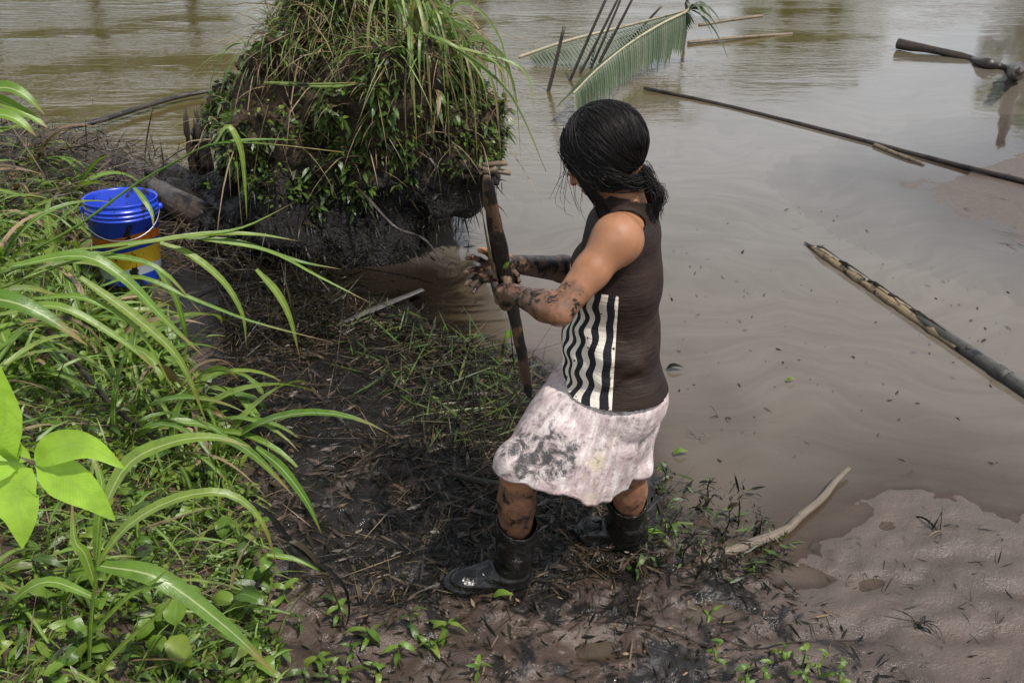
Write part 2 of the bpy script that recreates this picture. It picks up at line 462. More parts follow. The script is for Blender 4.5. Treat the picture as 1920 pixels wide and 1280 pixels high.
def wood_mat(name, c1, c2, c3, rough=.55, oil=0.0, sc=(3, 60, 60)):
    t = NT(name); p = t.pos(); u = t.uv()
    g = t.noise(1.0, 5, .65, vec=t.map(u, (34, 5, 1))); n = t.noise(26, 4, .6, vec=p)
    col = t.mix(t.rng(g, .32, .68), c1, c2); col = t.mix(t.rng(n, .5, .72), col, c3)
    if oil: col = t.mix(t.rng(t.noise(8, 5, .65, vec=p), .66 - oil * .32, .70 - oil * .32), col, (.012, .010, .009))
    t.fin(col, rough, t.bump(t.math('ADD', g, n), .7, .006)); return t.m
M['bark'] = wood_mat('wet_bark', (.022, .015, .011), (.060, .041, .030), (.012, .010, .008), .32, .4)
M['stick'] = wood_mat('brown_stick', (.12, .085, .055), (.20, .15, .10), (.05, .035, .025), .5, .15)
M['stickdark'] = wood_mat('dark_stick', (.022, .016, .012), (.05, .035, .024), (.012, .01, .008), .3, .4)
M['brown'] = leaf_mat('brown_dead_leaf', (.030, .019, .012), (.062, .040, .026), (.11, .07, .042), rough=.38, trans=.0, vein=(.06, .04, .03), dirt=.35)
M['strawdark'] = leaf_mat('dark_straw', (.040, .026, .015), (.075, .050, .030), (.14, .10, .06), rough=.55, trans=.08, vein=(.1, .08, .05), dirt=.4)
M['palewood'] = wood_mat('pale_split_wood', (.30, .22, .12), (.12, .085, .05), (.05, .036, .025), .6, .25)
M['bamboo'] = wood_mat('grey_green_bamboo', (.040, .040, .036), (.075, .068, .056), (.022, .020, .017), .35, .3)
M['rib'] = wood_mat('palm_rib', (.30, .28, .17), (.38, .35, .23), (.16, .13, .08), .5)
M['greybranch'] = wood_mat('grey_branch', (.10, .078, .058), (.19, .15, .115), (.06, .045, .035), .5, .08)
M['greydark'] = wood_mat('wet_grey_wood', (.050, .045, .042), (.10, .09, .085), (.02, .018, .016), .3, .2)
M['weapon'] = wood_mat('muddy_stake', (.045, .027, .018), (.13, .070, .040), (.018, .014, .012), .28, .60)

t = NT('mound_soil'); p = t.pos(); z = t.sep(p)[2]
n = t.noise(9, 6, .65, vec=p); n2 = t.noise(40, 4, .6, vec=p)
col = t.mix(t.rng(n, .35, .65), (.020, .014, .009), (.060, .040, .026))
col = t.mix(t.rng(n2, .5, .75, 0, .6), col, (.09, .062, .04))
blk = t.rng(t.math('ADD', z, t.math('MULTIPLY', t.math('SUBTRACT', n, .5), .5)), .62, .38)
col = t.mix(blk, col, (.008, .007, .007))
t.fin(col, t.rng(blk, 0, 1, .75, .30), t.bump(t.math('ADD', n, n2), .9, .03), Specular_IOR_Level=.22); M['soil'] = t.m

# ================================================================== GROUND, WATER
def poly_sd(x, y, P):
    """signed distance to polygon, positive inside"""
    P = np.asarray(P, float); x = np.asarray(x, float); y = np.asarray(y, float)
    d = np.full(x.shape, 1e9); ins = np.zeros(x.shape, bool)
    for i in range(len(P)):
        a, b = P[i], P[(i + 1) % len(P)]
        e = b - a; t = np.clip(((x - a[0]) * e[0] + (y - a[1]) * e[1]) / (e @ e), 0, 1)
        d = np.minimum(d, np.hypot(x - a[0] - e[0] * t, y - a[1] - e[1] * t))
        c = (a[1] <= y) != (b[1] <= y)
        with np.errstate(divide='ignore', invalid='ignore'):
            ins ^= c & (x < a[0] + (y - a[1]) / (e[1] if abs(e[1]) > 1e-12 else 1e-12) * e[0])
    return np.where(ins, d, -d)
shore_px = [(2050, 985), (1920, 965), (1800, 935), (1680, 930), (1600, 975), (1520, 1020), (1400, 1035), (1300, 1010), (1235, 960), (1215, 900),
            (1190, 800), (1120, 720), (1020, 680), (930, 665), (860, 650), (800, 610), (770, 560), (660, 545), (600, 500)]
LAND = [tuple(UZ(px, py)[:2]) for px, py in shore_px] + [(-.95, 4.45), (-.55, 4.55), (-.45, 5.2), (-.75, 5.6), (-1.4, 5.5), (-1.9, 5.75), (-2.6, 5.9), (-3.3, 6.1),
        (-4.6, 6.6), (-9, 7.5), (-40, 9), (-40, -30), (40, -30), (40, 1.2), (6, 1.6)]
BAR = [tuple(UZ(px, py)[:2]) for px, py in [(1700, 350), (1800, 315), (1920, 270), (2300, 180), (2500, 420), (1960, 460), (1860, 430), (1790, 400)]]
PUD = [(*UZ(px, py)[:2], a_, b_, dp) for px, py, a_, b_, dp in [(1500, 1085, .10, .05, .030), (1660, 1100, .13, .045, .028), (1780, 1050, .16, .04, .022), (1610, 1195, .09, .05, .034), (1330, 1150, .10, .045, .040), (1120, 1225, .09, .05, .045), (1800, 1200, .12, .04, .03), (1440, 1190, .05, .04, .035), (760, 1120, .08, .05, .045), (620, 900, .07, .06, .04), (700, 1000, .10, .05, .045), (1900, 1120, .1, .04, .03)]]
def xb(y): return -.55 - .42 * (np.clip(y, 0, 4.0) - 1.6) - .28 * np.clip(y - 3.0, 0, 1)
def height(x, y):
    x = np.asarray(x, float); y = np.asarray(y, float)
    sd = poly_sd(x, y, LAND) + .10 * fbm(x, y, 3.0, 3)
    h = np.where(sd > 0, .07 * (1 - np.exp(-np.maximum(sd, 0) * 1.1)), np.maximum(np.where(sd > -.5, sd * (.05 + .22 * sstep(.9, .2, x)), sd * .3 + .5 * .25 - .0), -.45))
    far = sstep(2.2, 1.1, y)
    h = h + .10 * sstep(.1, 1.4, sd) * far * 0
    d = xb(y) - x
    bank = .40 * sstep(0.0, .85, d) + .10 * sstep(.8, 2.2, d)
    bank = bank * (1 - .45 * sstep(3.7, 4.8, y)) * sstep(-.05, .35, sd)
    h = h + bank
    b = poly_sd(x, y, BAR)
    h = np.maximum(h, np.where(b > -.9, b * .028 - .001, -1))
    # far bank of the river
    h = np.maximum(h, np.clip((y + .18 * x - 36) * .16, -.6, 3.0))
    # churned mud
    nr = np.exp(-((x - .1) ** 2 + (y - 2.2) ** 2) / 9)
    land = sstep(-.15, .10, sd)
    h = h + nr * land * (.050 * (1 - .45 * sstep(.5, 1.0, x)) * fbm(x, y, 5, 4) + (1 - .75 * sstep(.5, 1.0, x)) * (.034 * np.abs(fbm(x, y, 13, 4, .6)) + .014 * fbm(x, y, 45, 2)))
    h = h + sstep(-.35, 0, sd) * (1 - sstep(.3, .9, sd)) * sstep(.3, .9, x) * .016 * fbm(x * .6 + y, y * 1.5, 5, 4)
    h = h + .012 * fbm(x, y, 6, 3) * (b > -.6)
    for fx, fy, a_, b_, dp in PUD: h = h - (.62 if fx > .6 else 1) * dp * np.exp(-(((x - fx) / a_) ** 2 + ((y - fy) / b_) ** 2) ** 1.5)
    h = h + .0022 * np.sin(sd * 60 + 6 * fbm(x, y, 3, 3)) * sstep(.35, .9, x) * sstep(-.1, .05, sd) * sstep(1.0, .2, sd)
    return h
def axis(pts):
    out = [np.arange(a, b, s) for a, b, s in pts]
    return np.concatenate(out + [[pts[-1][1]]])
gx = axis([(-300, -60, 40), (-60, -10, 5), (-10, -3.2, .35), (-3.2, -1.4, .03), (-1.4, 1.9, .0095), (1.9, 3.2, .03), (3.2, 10, .35), (10, 60, 5), (60, 300, 40)])
gy = axis([(-60, -2, 8), (-2, .9, .15), (.9, 3.1, .0095), (3.1, 5.0, .02), (5.0, 9, .06), (9, 30, .8), (30, 60, 2), (60, 320, 20)])
GX, GY = np.meshgrid(gx, gy, indexing='ij')
GZ = height(GX, GY)
nxg, nyg = GX.shape
ii = np.arange(nxg - 1)[:, None] * nyg + np.arange(nyg - 1)
GQ = np.stack([ii, ii + nyg, ii + nyg + 1, ii + 1], -1).reshape(-1, 4)
oilp = [tuple(UZ(px, py)[:2]) for px, py in [(420, 560), (760, 500), (1000, 640), (1230, 900), (1260, 1060), (1000, 1120), (700, 1140), (560, 1090), (480, 900), (420, 700)]]
osd = poly_sd(GX, GY, oilp)
oil = sstep(-.25, .30, osd) * (1 - .75 * sstep(.55, .0, np.hypot((GX + .42) / 1.0, (GY - 2.45) / .8))) * .92
oil = np.maximum(oil, .9 * sstep(.5, .15, np.hypot(GX - .0, GY - 2.12)) * .6)
oil = np.maximum(oil, .95 * sstep(3.3, 3.7, GY) * sstep(-1.9, -1.4, GX) * sstep(.2, -.1, GX))
oil = np.maximum(oil, .25 * sstep(.8, .2, np.hypot(GX - .35, GY - 1.75)))
lsd = poly_sd(GX, GY, LAND)
pale = sstep(.3, 1.2, GX) * sstep(.9, .1, lsd) 
pale = np.maximum(pale, sstep(-.7, -.2, poly_sd(GX, GY, BAR)))
g = link('ground', mesh('ground', np.stack([GX, GY, GZ], -1).reshape(-1, 3), GQ, M['mud'], True, None, {'oil': oil.ravel(), 'pale': pale.ravel()}))
tag(g, 'wet brown mud stained with black oil along the river edge', kind='structure')
def hz(x, y): return float(height(np.array([x]), np.array([y]))[0])

s = 320
wv_ = [(-s, -20, 0), (s, -20, 0), (s, s, 0), (-s, s, 0)]
wx_ = np.concatenate([gx[:-1:3], [300]]); wy_ = np.concatenate([gy[:-1:3], [320]])
WX, WY = np.meshgrid(wx_, wy_, indexing='ij')
i_ = np.arange(len(wx_) - 1)[:, None] * len(wy_) + np.arange(len(wy_) - 1)
w = link('river_water', mesh('river_water', np.stack([WX, WY, 0 * WX], -1).reshape(-1, 3), np.stack([i_, i_ + len(wy_), i_ + len(wy_) + 1, i_ + 1], -1).reshape(-1, 4), M['water'], True, None, {'depth': np.maximum(0, -height(WX, WY)).ravel()}))
tag(w, 'grey brown muddy river water with oil film', kind='structure')

# ------------------------------------------------------------------ far bank trees (seen mirrored in the water)
def tree(x, y, h, r, sd, label):
    rr = random.Random(sd)
    z0 = hz(x, y)
    e = empty('broadleaf_tree', (x, y, z0), label, 'tree', 'trees on the far bank')
    P = spline([(0, 0, -.3), (rr.uniform(-.3, .3), rr.uniform(-.3, .3), h * .4), (rr.uniform(-.6, .6), rr.uniform(-.6, .6), h * .85)], 10)
    mb = MB(); mb.add(*tube(P, np.linspace(.32, .08, 10), 8, .2, 1.0))
    for k in range(7):
        a = rr.uniform(0, 6.28); z = h * rr.uniform(.35, .7); q = P[min(9, int(z / h / .85 * 9))]
        mb.add(*tube(spline([q, q + np.array([math.cos(a) * r * .4, math.sin(a) * r * .4, h * .1]), q + np.array([math.cos(a) * r * .8, math.sin(a) * r * .8, h * .17])], 6), np.linspace(.12, .03, 6), 6))
    link('trunk', mb.mesh('trunk', M['bark']), e)
    cs = []
    for k in range(26):
        a = rr.uniform(0, 6.28); q = rr.random() ** .5 * r; z = h * rr.uniform(.32, .97)
        q *= math.sqrt(max(.12, 1 - ((z / h - .6) / .42) ** 2))
        cs.append((math.cos(a) * q, math.sin(a) * q, z, r * rr.uniform(.22, .42)))
    N = 5200; nr = np.random.RandomState(sd)
    ci = nr.randint(0, len(cs), N); C = np.array(cs)[ci]
    d = nr.normal(size=(N, 3)); d /= np.linalg.norm(d, axis=1)[:, None]
    c = C[:, :3] + d * C[:, 3:4] * (nr.rand(N, 1) ** .4) * [1, 1, .75]
    u = nr.normal(size=(N, 3)); u /= np.linalg.norm(u, axis=1)[:, None]; v = np.cross(u, nr.normal(size=(N, 3))); v /= np.linalg.norm(v, axis=1)[:, None]
    sz = nr.uniform(.12, .3, (N, 1))
    V = np.stack([c + u * sz, c + v * sz * .5, c - u * sz, c - v * sz * .5], 1).reshape(-1, 3)
    Q = np.arange(N * 4).reshape(-1, 4)
    link('crown', mesh('crown', V, Q, M['herb'], False, np.tile([(0, 0), (.2, .3), (0, .6), (.2, .3)], (N, 1)), {'rnd': np.repeat(nr.rand(N), 4)}), e)
tl = [(-33, 44, 11.5, 4.4), (-27.5, 44, 10.5, 4), (-23, 42, 11.0, 3.8), (-18.5, 43, 9.6, 3.6), (-14, 42, 10.2, 3.2), (-8, 43, 5.4, 2.6), (-1.5, 42, 5.6, 2.3), (2.4, 43, 4.6, 2.0), (11.8, 41, 6.4, 2.2), (14.6, 43, 6.2, 2.0), (23.8, 41, 7.8, 2.6), (29, 43, 7.5, 3.4)]
for i, (x, y, h, r) in enumerate(tl):
    tree(x, y, h, r, 40 + i, 'leafy tree on the far river bank, mirrored in the water')

# ================================================================== MOUND
mound = empty('earth_mound', (-.88, 4.95, 0), 'steep dark earth mound overgrown with grass, its foot black with oil', 'mound')
FM = Field((-2.5, 3.95, -.3), (.35, 6.0, 1.6), .028)
FM.cone((-.92, 4.95, -.2), (-.88, 4.98, .55), .50, .52, .1)
FM.ell((-1.62, 4.75, .02), (.38, .30, .20), k=.10); FM.ell((-1.95, 5.0, .05), (.35, .3, .20), k=.1)
FM.cone((-.88, 4.98, .55), (-.82, 5.0, 1.10), .50, .40, .15)
FM.ell((-1.2, 4.6, .62), (.22, .2, .10), k=.06); FM.ell((-.75, 4.52, .82), (.25, .18, .10), k=.06); FM.ell((-.5, 4.6, 1.0), (.22, .2, .12), k=.06)
FM.ell((-.62, 4.78, .62), (.40, .36, .36), k=.15)
FM.ell((-1.28, 4.95, .52), (.34, .40, .36), k=.15)
FM.ell((-.40, 4.62, .42), (.24, .22, .22), k=.10)
FM.ell((-.28, 4.66, .56), (.20, .20, .22), k=.08)
FM.ell((-1.0, 4.55, .05), (.55, .28, .30), k=.12)
X, Y, Z = FM.grid()
FM.D = FM.D - .27 * vnoise3(X * 5, Y * 5, Z * 5) - .11 * vnoise3(X * 12 + 5, Y * 12, Z * 12) - .06 * vnoise3(X * 26, Y * 26 + 3, Z * 26)
MV, MF = FM.surface()
MV = relax(MV, MF, 1, .4)
link('soil_body', mesh('soil_body', local(MV, mound.location), MF, M['soil']), mound)
fn = np.cross(MV[MF[:, 1]] - MV[MF[:, 0]], MV[MF[:, 2]] - MV[MF[:, 0]]); fn /= np.linalg.norm(fn, axis=1)[:, None] + 1e-9
if (fn[:, 2] * (MV[MF[:, 0], 2] - .5)).sum() < 0: fn = -fn
fc = MV[MF].mean(1)
fz = fc[:, 2] + .42 * fbm(fc[:, 0] + fc[:, 1], fc[:, 2], 4.5, 3) - .10 * (fc[:, 0] > -.45)

# ================================================================== LEAF PROTOTYPES
def proto_blade(name, L, w, droop, mat, n=10, kind='blade', side=0.0, fold=.3, seed=0, wave=0.0):
    """blade growing along +X, rising first and drooping after"""
    t = np.linspace(0, 1, n); rr = random.Random(seed)
    ang = math.radians(55) - t * droop
    dx = np.cos(ang) * L / n; dz = np.sin(ang) * L / n
    P = np.stack([np.cumsum(dx) - dx[0], side * L * t ** 2, np.cumsum(dz) - dz[0]], 1)
    V, Q, T_, uv = ribbon(P, prof(n, kind) * w, fold=fold, twist=t * rr.uniform(-.9, .9), wave=wave)
    return mesh(name, V, Q, mat, True, uv, {'rnd': np.zeros(len(V))})
def protos(mat, tagn):
    return [proto_blade('blade_' + tagn, 1.0, .022 + .008 * (k % 3), 1.3 + .45 * k, mat, 11, side=(-.18, .12, .2, -.1, .0)[k % 5], seed=k) for k in range(6)]
PB = {k: protos(M[k], k) for k in ('grass', 'grass_far', 'dry', 'oily')}
def oproto(mat, kind='ovate', w=.26): return [proto_blade('leaf_' + kind, 1.0, w * (1 + .12 * k), .9 + .45 * k, mat, 8, kind, side=(-.1, .1, 0)[k], fold=.22, seed=20 + k, wave=.15) for k in range(3)]
PO = {k: oproto(M[k]) for k in ('herb', 'herb_dark', 'oily')}
PL = {k: oproto(M[k], 'lance', .13) for k in ('herb', 'herb_dark', 'grass', 'oily')}
def put(me, name, parent, loc, az, pitch, roll, sc, sw=None):
    o = bpy.data.objects.new(name, me); COL.objects.link(o); o.parent = parent
    o.location = loc
    o.rotation_euler = (Matrix.Rotation(az, 3, 'Z') @ Matrix.Rotation(-pitch, 3, 'Y') @ Matrix.Rotation(roll, 3, 'X')).to_euler()
    o.scale = (sc, sw or sc, sc)
    return o
def tuft(loc, n, L, mat, label, group, az0=0, spread=math.pi, pitch=(-.2, .5), wid=1.0, cat='grass tuft', rr=R, dryshare=.12, drymat='dry', name='grass_tuft'):
    e = empty(name, loc, label, cat, group)
    for k in range(n):
        m = PB[drymat] if rr.random() < dryshare else PB[mat]
        l = L * rr.uniform(.6, 1.15)
        put(rr.choice(m), 'leaf_blade', e, (rr.uniform(-.02, .02), rr.uniform(-.02, .02), -.01), az0 + rr.uniform(-spread, spread), rr.uniform(*pitch), rr.uniform(-.4, .4), l, l * wid * rr.uniform(.7, 1.4))
    return e
def stem_mesh(P, r, mat, name='stem', seg=5):
    V, Q, T_, uv = tube(P, r, seg); mb = MB(); mb.add(V, Q, T_, uv, .3); return mb.mesh(name, mat)
_stems = {}
def herb(loc, h, nl, ls, mat, label, group, rr=R, lean=(0, 0), kind='ovate', cat='leafy plant', name='leafy_plant', rmin=0.0):
    e = empty(name, loc, label, cat, group)
    P = spline([(0, 0, -.02), (lean[0] * .3 + rr.uniform(-.02, .02), lean[1] * .3, h * .5), (lean[0], lean[1], h)], 6)
    link('stem', stem_mesh(P, np.linspace(.0035, .0015, 6), M[mat]), e)
    for k in range(nl):
        t = rmin + (1 - rmin) * (k + 1) / nl; q = P[int(t * 5)]
        az = k * 2.4 + rr.uniform(-.4, .4)
        l = ls * rr.uniform(.65, 1.15)
        put(rr.choice((PO if kind == 'ovate' else PL)[mat]), 'leaf', e, tuple(q), az, rr.uniform(-.9, .2), rr.uniform(-.3, .3), l)
    return e

def scatter_stuff(name, pts, nrm, mat, L, W, label, cat=None, seed=1, flat=.3, up=.5, kinds='lance', bend=.4, n=4, kind='stuff', rmode=None):
    """many small leaves or blades joined in one mesh: pts (N,3), nrm (N,3)"""
    nr = np.random.RandomState(seed); N = len(pts)
    d = nr.normal(size=(N, 3)) * [1, 1, flat]; d += nrm * up; d /= np.linalg.norm(d, axis=1)[:, None]
    l = L[0] + (L[1] * 1.35 - L[0]) * nr.rand(N) ** 2.4; w = nr.uniform(W[0] * .8, W[1], N) * (.7 + .3 * l / L[1])
    t = np.linspace(0, 1, n); pr = prof(n, kinds); pr[-1] = max(pr[-1], .02)
    P = pts[:, None] + d[:, None] * (l[:, None] * t)[..., None]
    P[..., 2] -= bend * l[:, None] * t ** 2
    S = np.cross(d, nr.normal(size=(N, 3)) * [.5, .5, .3] + [0, 0, 1]); S /= np.linalg.norm(S, axis=1)[:, None] + 1e-9
    ww = (w[:, None] * pr)[..., None]
    V = np.stack([P + S[:, None] * ww, P - S[:, None] * ww], 2).reshape(-1, 3)
    i = (np.arange(N)[:, None] * (2 * n) + np.arange(n - 1) * 2)[..., None]
    Q = np.concatenate([i, i + 1, i + 3, i + 2], -1).reshape(-1, 4)
    uv = np.tile(np.stack([np.tile([.2, .8], n), np.repeat(t, 2)], 1), (N, 1))
    o = link(name, mesh(name, V, Q, mat, True, uv, {'rnd': np.repeat(nr.rand(N), 2 * n)}))
    tag(o, label, cat, None, kind)
    return o
def inpoly(P, n, seed, hfun=True):
    nr = np.random.RandomState(seed); P = np.asarray(P, float); lo, hi = P.min(0), P.max(0); out = []
    while sum(len(o) for o in out) < n:
        q = lo + nr.rand(n * 2, 2) * (hi - lo); out.append(q[poly_sd(q[:, 0], q[:, 1], P) > 0])
    q = np.concatenate(out)[:n]
    return np.column_stack([q, height(q[:, 0], q[:, 1])])
UPN = lambda n: np.tile([0, 0, 1.0], (n, 1))

# ================================================================== PLANTS OF THE LEFT BANK
bankP = [(-.50, 1.05), (-.62, 1.7), (-.80, 2.25), (-1.08, 2.8), (-1.30, 3.2), (-1.75, 3.9), (-2.1, 4.6), (-4.2, 5.2), (-4.2, 1.5), (-1.2, .7), (-.6, .75)]
q = inpoly(bankP, 24000, 3)
nearw = np.exp(-(q[:, 1] - 1.5) ** 2)
o = scatter_stuff('undergrowth', q + [0, 0, .03] * np.ones(3), UPN(len(q)), M['herb'], (.02, .06), (.005, .013), 'dense low green undergrowth of small leaves covering the left bank', 'undergrowth', 5, .8, .7)
q = inpoly(bankP, 14000, 4); q[:, 2] += NR.uniform(0, .10, len(q))
scatter_stuff('dark_undergrowth', q, UPN(len(q)), M['herb_dark'], (.03, .08), (.004, .010), 'darker green leaves low in the left bank growth', 'undergrowth', 6, .8, .5)
q = inpoly(bankP, 9000, 88); q[:, 2] += NR.uniform(0, .08, len(q))
scatter_stuff('tangled_grass', q, UPN(len(q)), M['grass'], (.06, .20), (.0025, .006), 'tangled green blades filling the gaps of the left bank growth', 'grass', 77, .8, .9, 'blade', .55, 5)
q = inpoly(bankP, 5000, 8)
scatter_stuff('fine_grass', q, UPN(len(q)), M['grass'], (.08, .22), (.0015, .003), 'fine green grass growing between the plants of the left bank', 'grass', 7, .6, 1.3, 'blade', .45, 5)
q = inpoly(bankP, 3500, 9); q[:, 2] += NR.uniform(.0, .05, len(q))
scatter_stuff('straw_litter', q, UPN(len(q)), M['dry'], (.08, .25), (.0012, .003), 'dead brown grass stalks lying in the left bank growth', 'straw', 8, .25, .2, 'blade', .1, 4)

G1 = 'grass tufts on the left bank'
for i, pt in enumerate(inpoly([(-.85, 2.2), (-1.2, 2.9), (-1.5, 3.4), (-1.9, 4.0), (-3.6, 4.6), (-3.0, 2.2), (-1.6, 1.9)], 70, 21)):
    tuft(tuple(pt), R.randint(7, 11), R.uniform(.36, .68), 'grass', 'arching green grass tuft in the thick growth around the blue bucket', G1, az0=-.3, spread=2.2, wid=.85, dryshare=.2)
for i, pt in enumerate(inpoly([(-.62, 1.5), (-.9, 2.1), (-1.4, 2.2), (-1.4, 1.3), (-.6, 1.0)], 9, 22)):
    tuft(tuple(pt), R.randint(4, 6), R.uniform(.2, .32), 'grass', 'short grass tuft among the leafy plants at the lower left', 'short grass tufts at the lower left', az0=-.2, spread=2.4, wid=.9)
for i, pt in enumerate(inpoly([(-.50, 1.0), (-.58, 1.5), (-.72, 2.0), (-.95, 2.4), (-1.8, 2.2), (-1.6, 1.2), (-.7, .8)], 120, 23)):
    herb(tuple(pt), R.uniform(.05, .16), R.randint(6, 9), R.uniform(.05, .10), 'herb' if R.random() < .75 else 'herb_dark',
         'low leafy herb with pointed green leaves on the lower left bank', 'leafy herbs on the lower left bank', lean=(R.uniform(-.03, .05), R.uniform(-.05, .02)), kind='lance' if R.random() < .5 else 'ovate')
for i, pt in enumerate(inpoly([(-1.15, 2.5), (-1.5, 3.3), (-2.6, 3.6), (-2.6, 2.5)], 40, 24)):
    herb(tuple(pt), R.uniform(.1, .25), 8, R.uniform(.04, .07), 'herb', 'small leafy herb under the long grass beside the blue bucket', 'herbs beside the bucket')

for a, b, yy in ((150, 560, 3.1), (200, 575, 3.1), (255, 560, 3.1), (300, 520, 3.25), (110, 520, 3.3), (230, 600, 2.9)):
    c = UY(a, b, yy); c[2] = hz(c[0], c[1])
    tuft(tuple(c), 8, R.uniform(.36, .50), 'grass', 'green grass tuft standing close in front of the blue bucket', 'grass in front of the bucket', az0=0, spread=3, pitch=(0, .7))
# hero blades and stalks, each swept along its own curve
def hero(pts, w, mat='grass', kind='blade', n=16, up=(0, -.5, 1), fold=.35, wave=.05):
    """pts: (px, py, Y) in the photograph with the distance each stands at"""
    P = spline([UY(a, b, c) for a, b, c in pts], n)
    return ribbon(P, prof(n, kind) * w, up, fold, None, wave), P[0]
def plant(name, label, cat, blades, stems=(), mat='grass', group=None, base=None):
    first = UY(*(stems[0][0][0] if stems else blades[0][0][0])) if base is None else np.array(base)
    e = empty(name, tuple(first), label, cat, group)
    for pts, r in stems:
        P = spline([UY(*a) for a in pts], 18) - first
        link('stem', stem_mesh(P, np.linspace(r, r * .4, 18), M[mat]), e)
    for b in blades:
        (V, Q, T_, uv), _ = hero(b[0], b[1], mat=mat, kind=b[2] if len(b) > 2 else 'blade')
        link('leaf_blade', mesh('leaf_blade', V - first, Q, M[b[3] if len(b) > 3 else mat], True, uv, {'rnd': np.full(len(V), R.random())}), e)
    return e
plant('broad_grass_plant', 'tall grass plant at the lower left with broad leaves arching over the mud', 'grass plant',
      [([(185, 1060, 1.42), (300, 1085, 1.40), (430, 1180, 1.38), (515, 1262, 1.36)], .023),
       ([(185, 1055, 1.42), (240, 985, 1.44), (330, 935, 1.46), (425, 925, 1.48), (490, 975, 1.48), (520, 1060, 1.48)], .013),
       ([(190, 960, 1.5), (240, 870, 1.55), (320, 830, 1.58), (400, 820, 1.6), (470, 838, 1.6)], .019),
       ([(480, 838, 1.6), (530, 880, 1.62), (575, 940, 1.62), (603, 1000, 1.62)], .012),
       ([(180, 1050, 1.42), (185, 980, 1.42), (190, 900, 1.44), (150, 800, 1.5)], .012),
       ([(180, 1100, 1.42), (160, 1040, 1.42), (140, 1010, 1.42), (135, 930, 1.46)], .013),
       ([(180, 1180, 1.42), (240, 1120, 1.40), (290, 1090, 1.38), (320, 1060, 1.38)], .008),
       ([(170, 1280, 1.40), (230, 1210, 1.40), (300, 1150, 1.38), (330, 1110, 1.38)], .007),
       ([(180, 1120, 1.42), (90, 1090, 1.44), (20, 1130, 1.44), (-40, 1200, 1.44)], .012)],
      [([(165, 1290, 1.42), (172, 1150, 1.42), (185, 1050, 1.42), (190, 950, 1.48)], .006)])
plant('long_seed_grass', 'long wet grass stalk crossing above the bucket with one hanging leaf', 'grass stalk',
      [([(405, 268, 2.8), (428, 238, 2.8), (452, 280, 2.8), (460, 350, 2.8), (463, 412, 2.8)], .011),
       ([(250, 350, 2.85), (270, 375, 2.85), (285, 400, 2.83), (288, 430, 2.8)], .010),
       ([(400, 268, 2.8), (480, 262, 2.85), (560, 262, 2.9)], .006),
       ([(80, 435, 2.8), (140, 390, 2.85), (160, 370, 2.85)], .006)],
      [([(60, 470, 2.75), (150, 420, 2.8), (250, 348, 2.85), (330, 303, 2.85), (400, 270, 2.8), (500, 270, 2.82), (645, 286, 2.86)], .005)])
plant('arching_grass', 'bright arching grass spreading right from below the bucket', 'grass plant',
      [([(0, 512, 2.2), (90, 485, 2.25), (200, 480, 2.3), (300, 505, 2.3), (380, 590, 2.3)], .014),
       ([(20, 500, 2.2), (150, 480, 2.25), (230, 520, 2.25), (310, 600, 2.25), (382, 668, 2.25)], .019),
       ([(130, 470, 2.3), (260, 455, 2.35), (380, 440, 2.4), (460, 425, 2.45), (555, 378, 2.5)], .008),
       ([(240, 460, 2.3), (380, 440, 2.4), (480, 440, 2.45), (560, 452, 2.5)], .010),
       ([(330, 445, 2.4), (450, 455, 2.45), (560, 490, 2.5), (640, 505, 2.5)], .009),
       ([(380, 450, 2.4), (500, 470, 2.45), (600, 520, 2.5), (695, 568, 2.5)], .007),
       ([(300, 455, 2.4), (360, 480, 2.4), (420, 530, 2.4), (455, 590, 2.4), (462, 650, 2.4)], .012),
       ([(480, 505, 2.4), (520, 550, 2.4), (545, 600, 2.4), (562, 670, 2.4)], .012),
       ([(180, 540, 2.3), (260, 520, 2.3), (360, 560, 2.3), (480, 605, 2.35), (625, 642, 2.4)], .008),
       ([(0, 590, 2.1), (110, 575, 2.1), (230, 640, 2.1), (300, 700, 2.1)], .013),
       ([(150, 520, 2.2), (260, 600, 2.2), (340, 680, 2.2), (392, 805, 2.2)], .015),
       ([(60, 560, 2.2), (160, 560, 2.2), (260, 620, 2.2), (330, 740, 2.2)], .010),
       ([(290, 500, 2.35), (330, 560, 2.35), (350, 640, 2.35), (340, 700, 2.35)], .009)],
      [([(0, 540, 2.15), (120, 495, 2.25), (300, 450, 2.35), (420, 440, 2.45)], .005)])
plant('broad_grass_plant', 'broad pale green leaf reaching in from the left edge below the bucket', 'grass plant',
      [([(-90, 570, 1.5), (0, 562, 1.5), (80, 590, 1.5), (165, 648, 1.5)], .022)], base=UY(-90, 570, 1.5))
plant('broad_grass_plant', 'three broad green leaves reaching in at the left edge in front of the river', 'grass plant',
      [([(-70, 190, 2.0), (0, 165, 2.0), (45, 178, 2.0), (84, 215, 2.0)], .019),
       ([(-60, 180, 2.0), (0, 190, 2.0), (60, 220, 2.0), (90, 240, 2.0)], .016),
       ([(-60, 225, 1.95), (0, 215, 1.95), (40, 230, 1.95), (68, 256, 1.95)], .017)], base=UY(-90, 200, 2.0))
plant('dark_hanging_grass', 'dark oil coated grass blades curving down at the edge of the mud, lower left', 'grass plant',
      [([(440, 930, 1.6), (500, 960, 1.6), (560, 1030, 1.6), (640, 1090, 1.6), (655, 1150, 1.6), (640, 1190, 1.6)], .006, 'blade', 'oily'),
       ([(470, 1000, 1.6), (560, 1020, 1.6), (610, 1080, 1.6), (650, 1170, 1.6)], .007, 'blade', 'oily'),
       ([(500, 1040, 1.6), (560, 1050, 1.6), (620, 1080, 1.6)], .007)], base=UY(440, 930, 1.6))

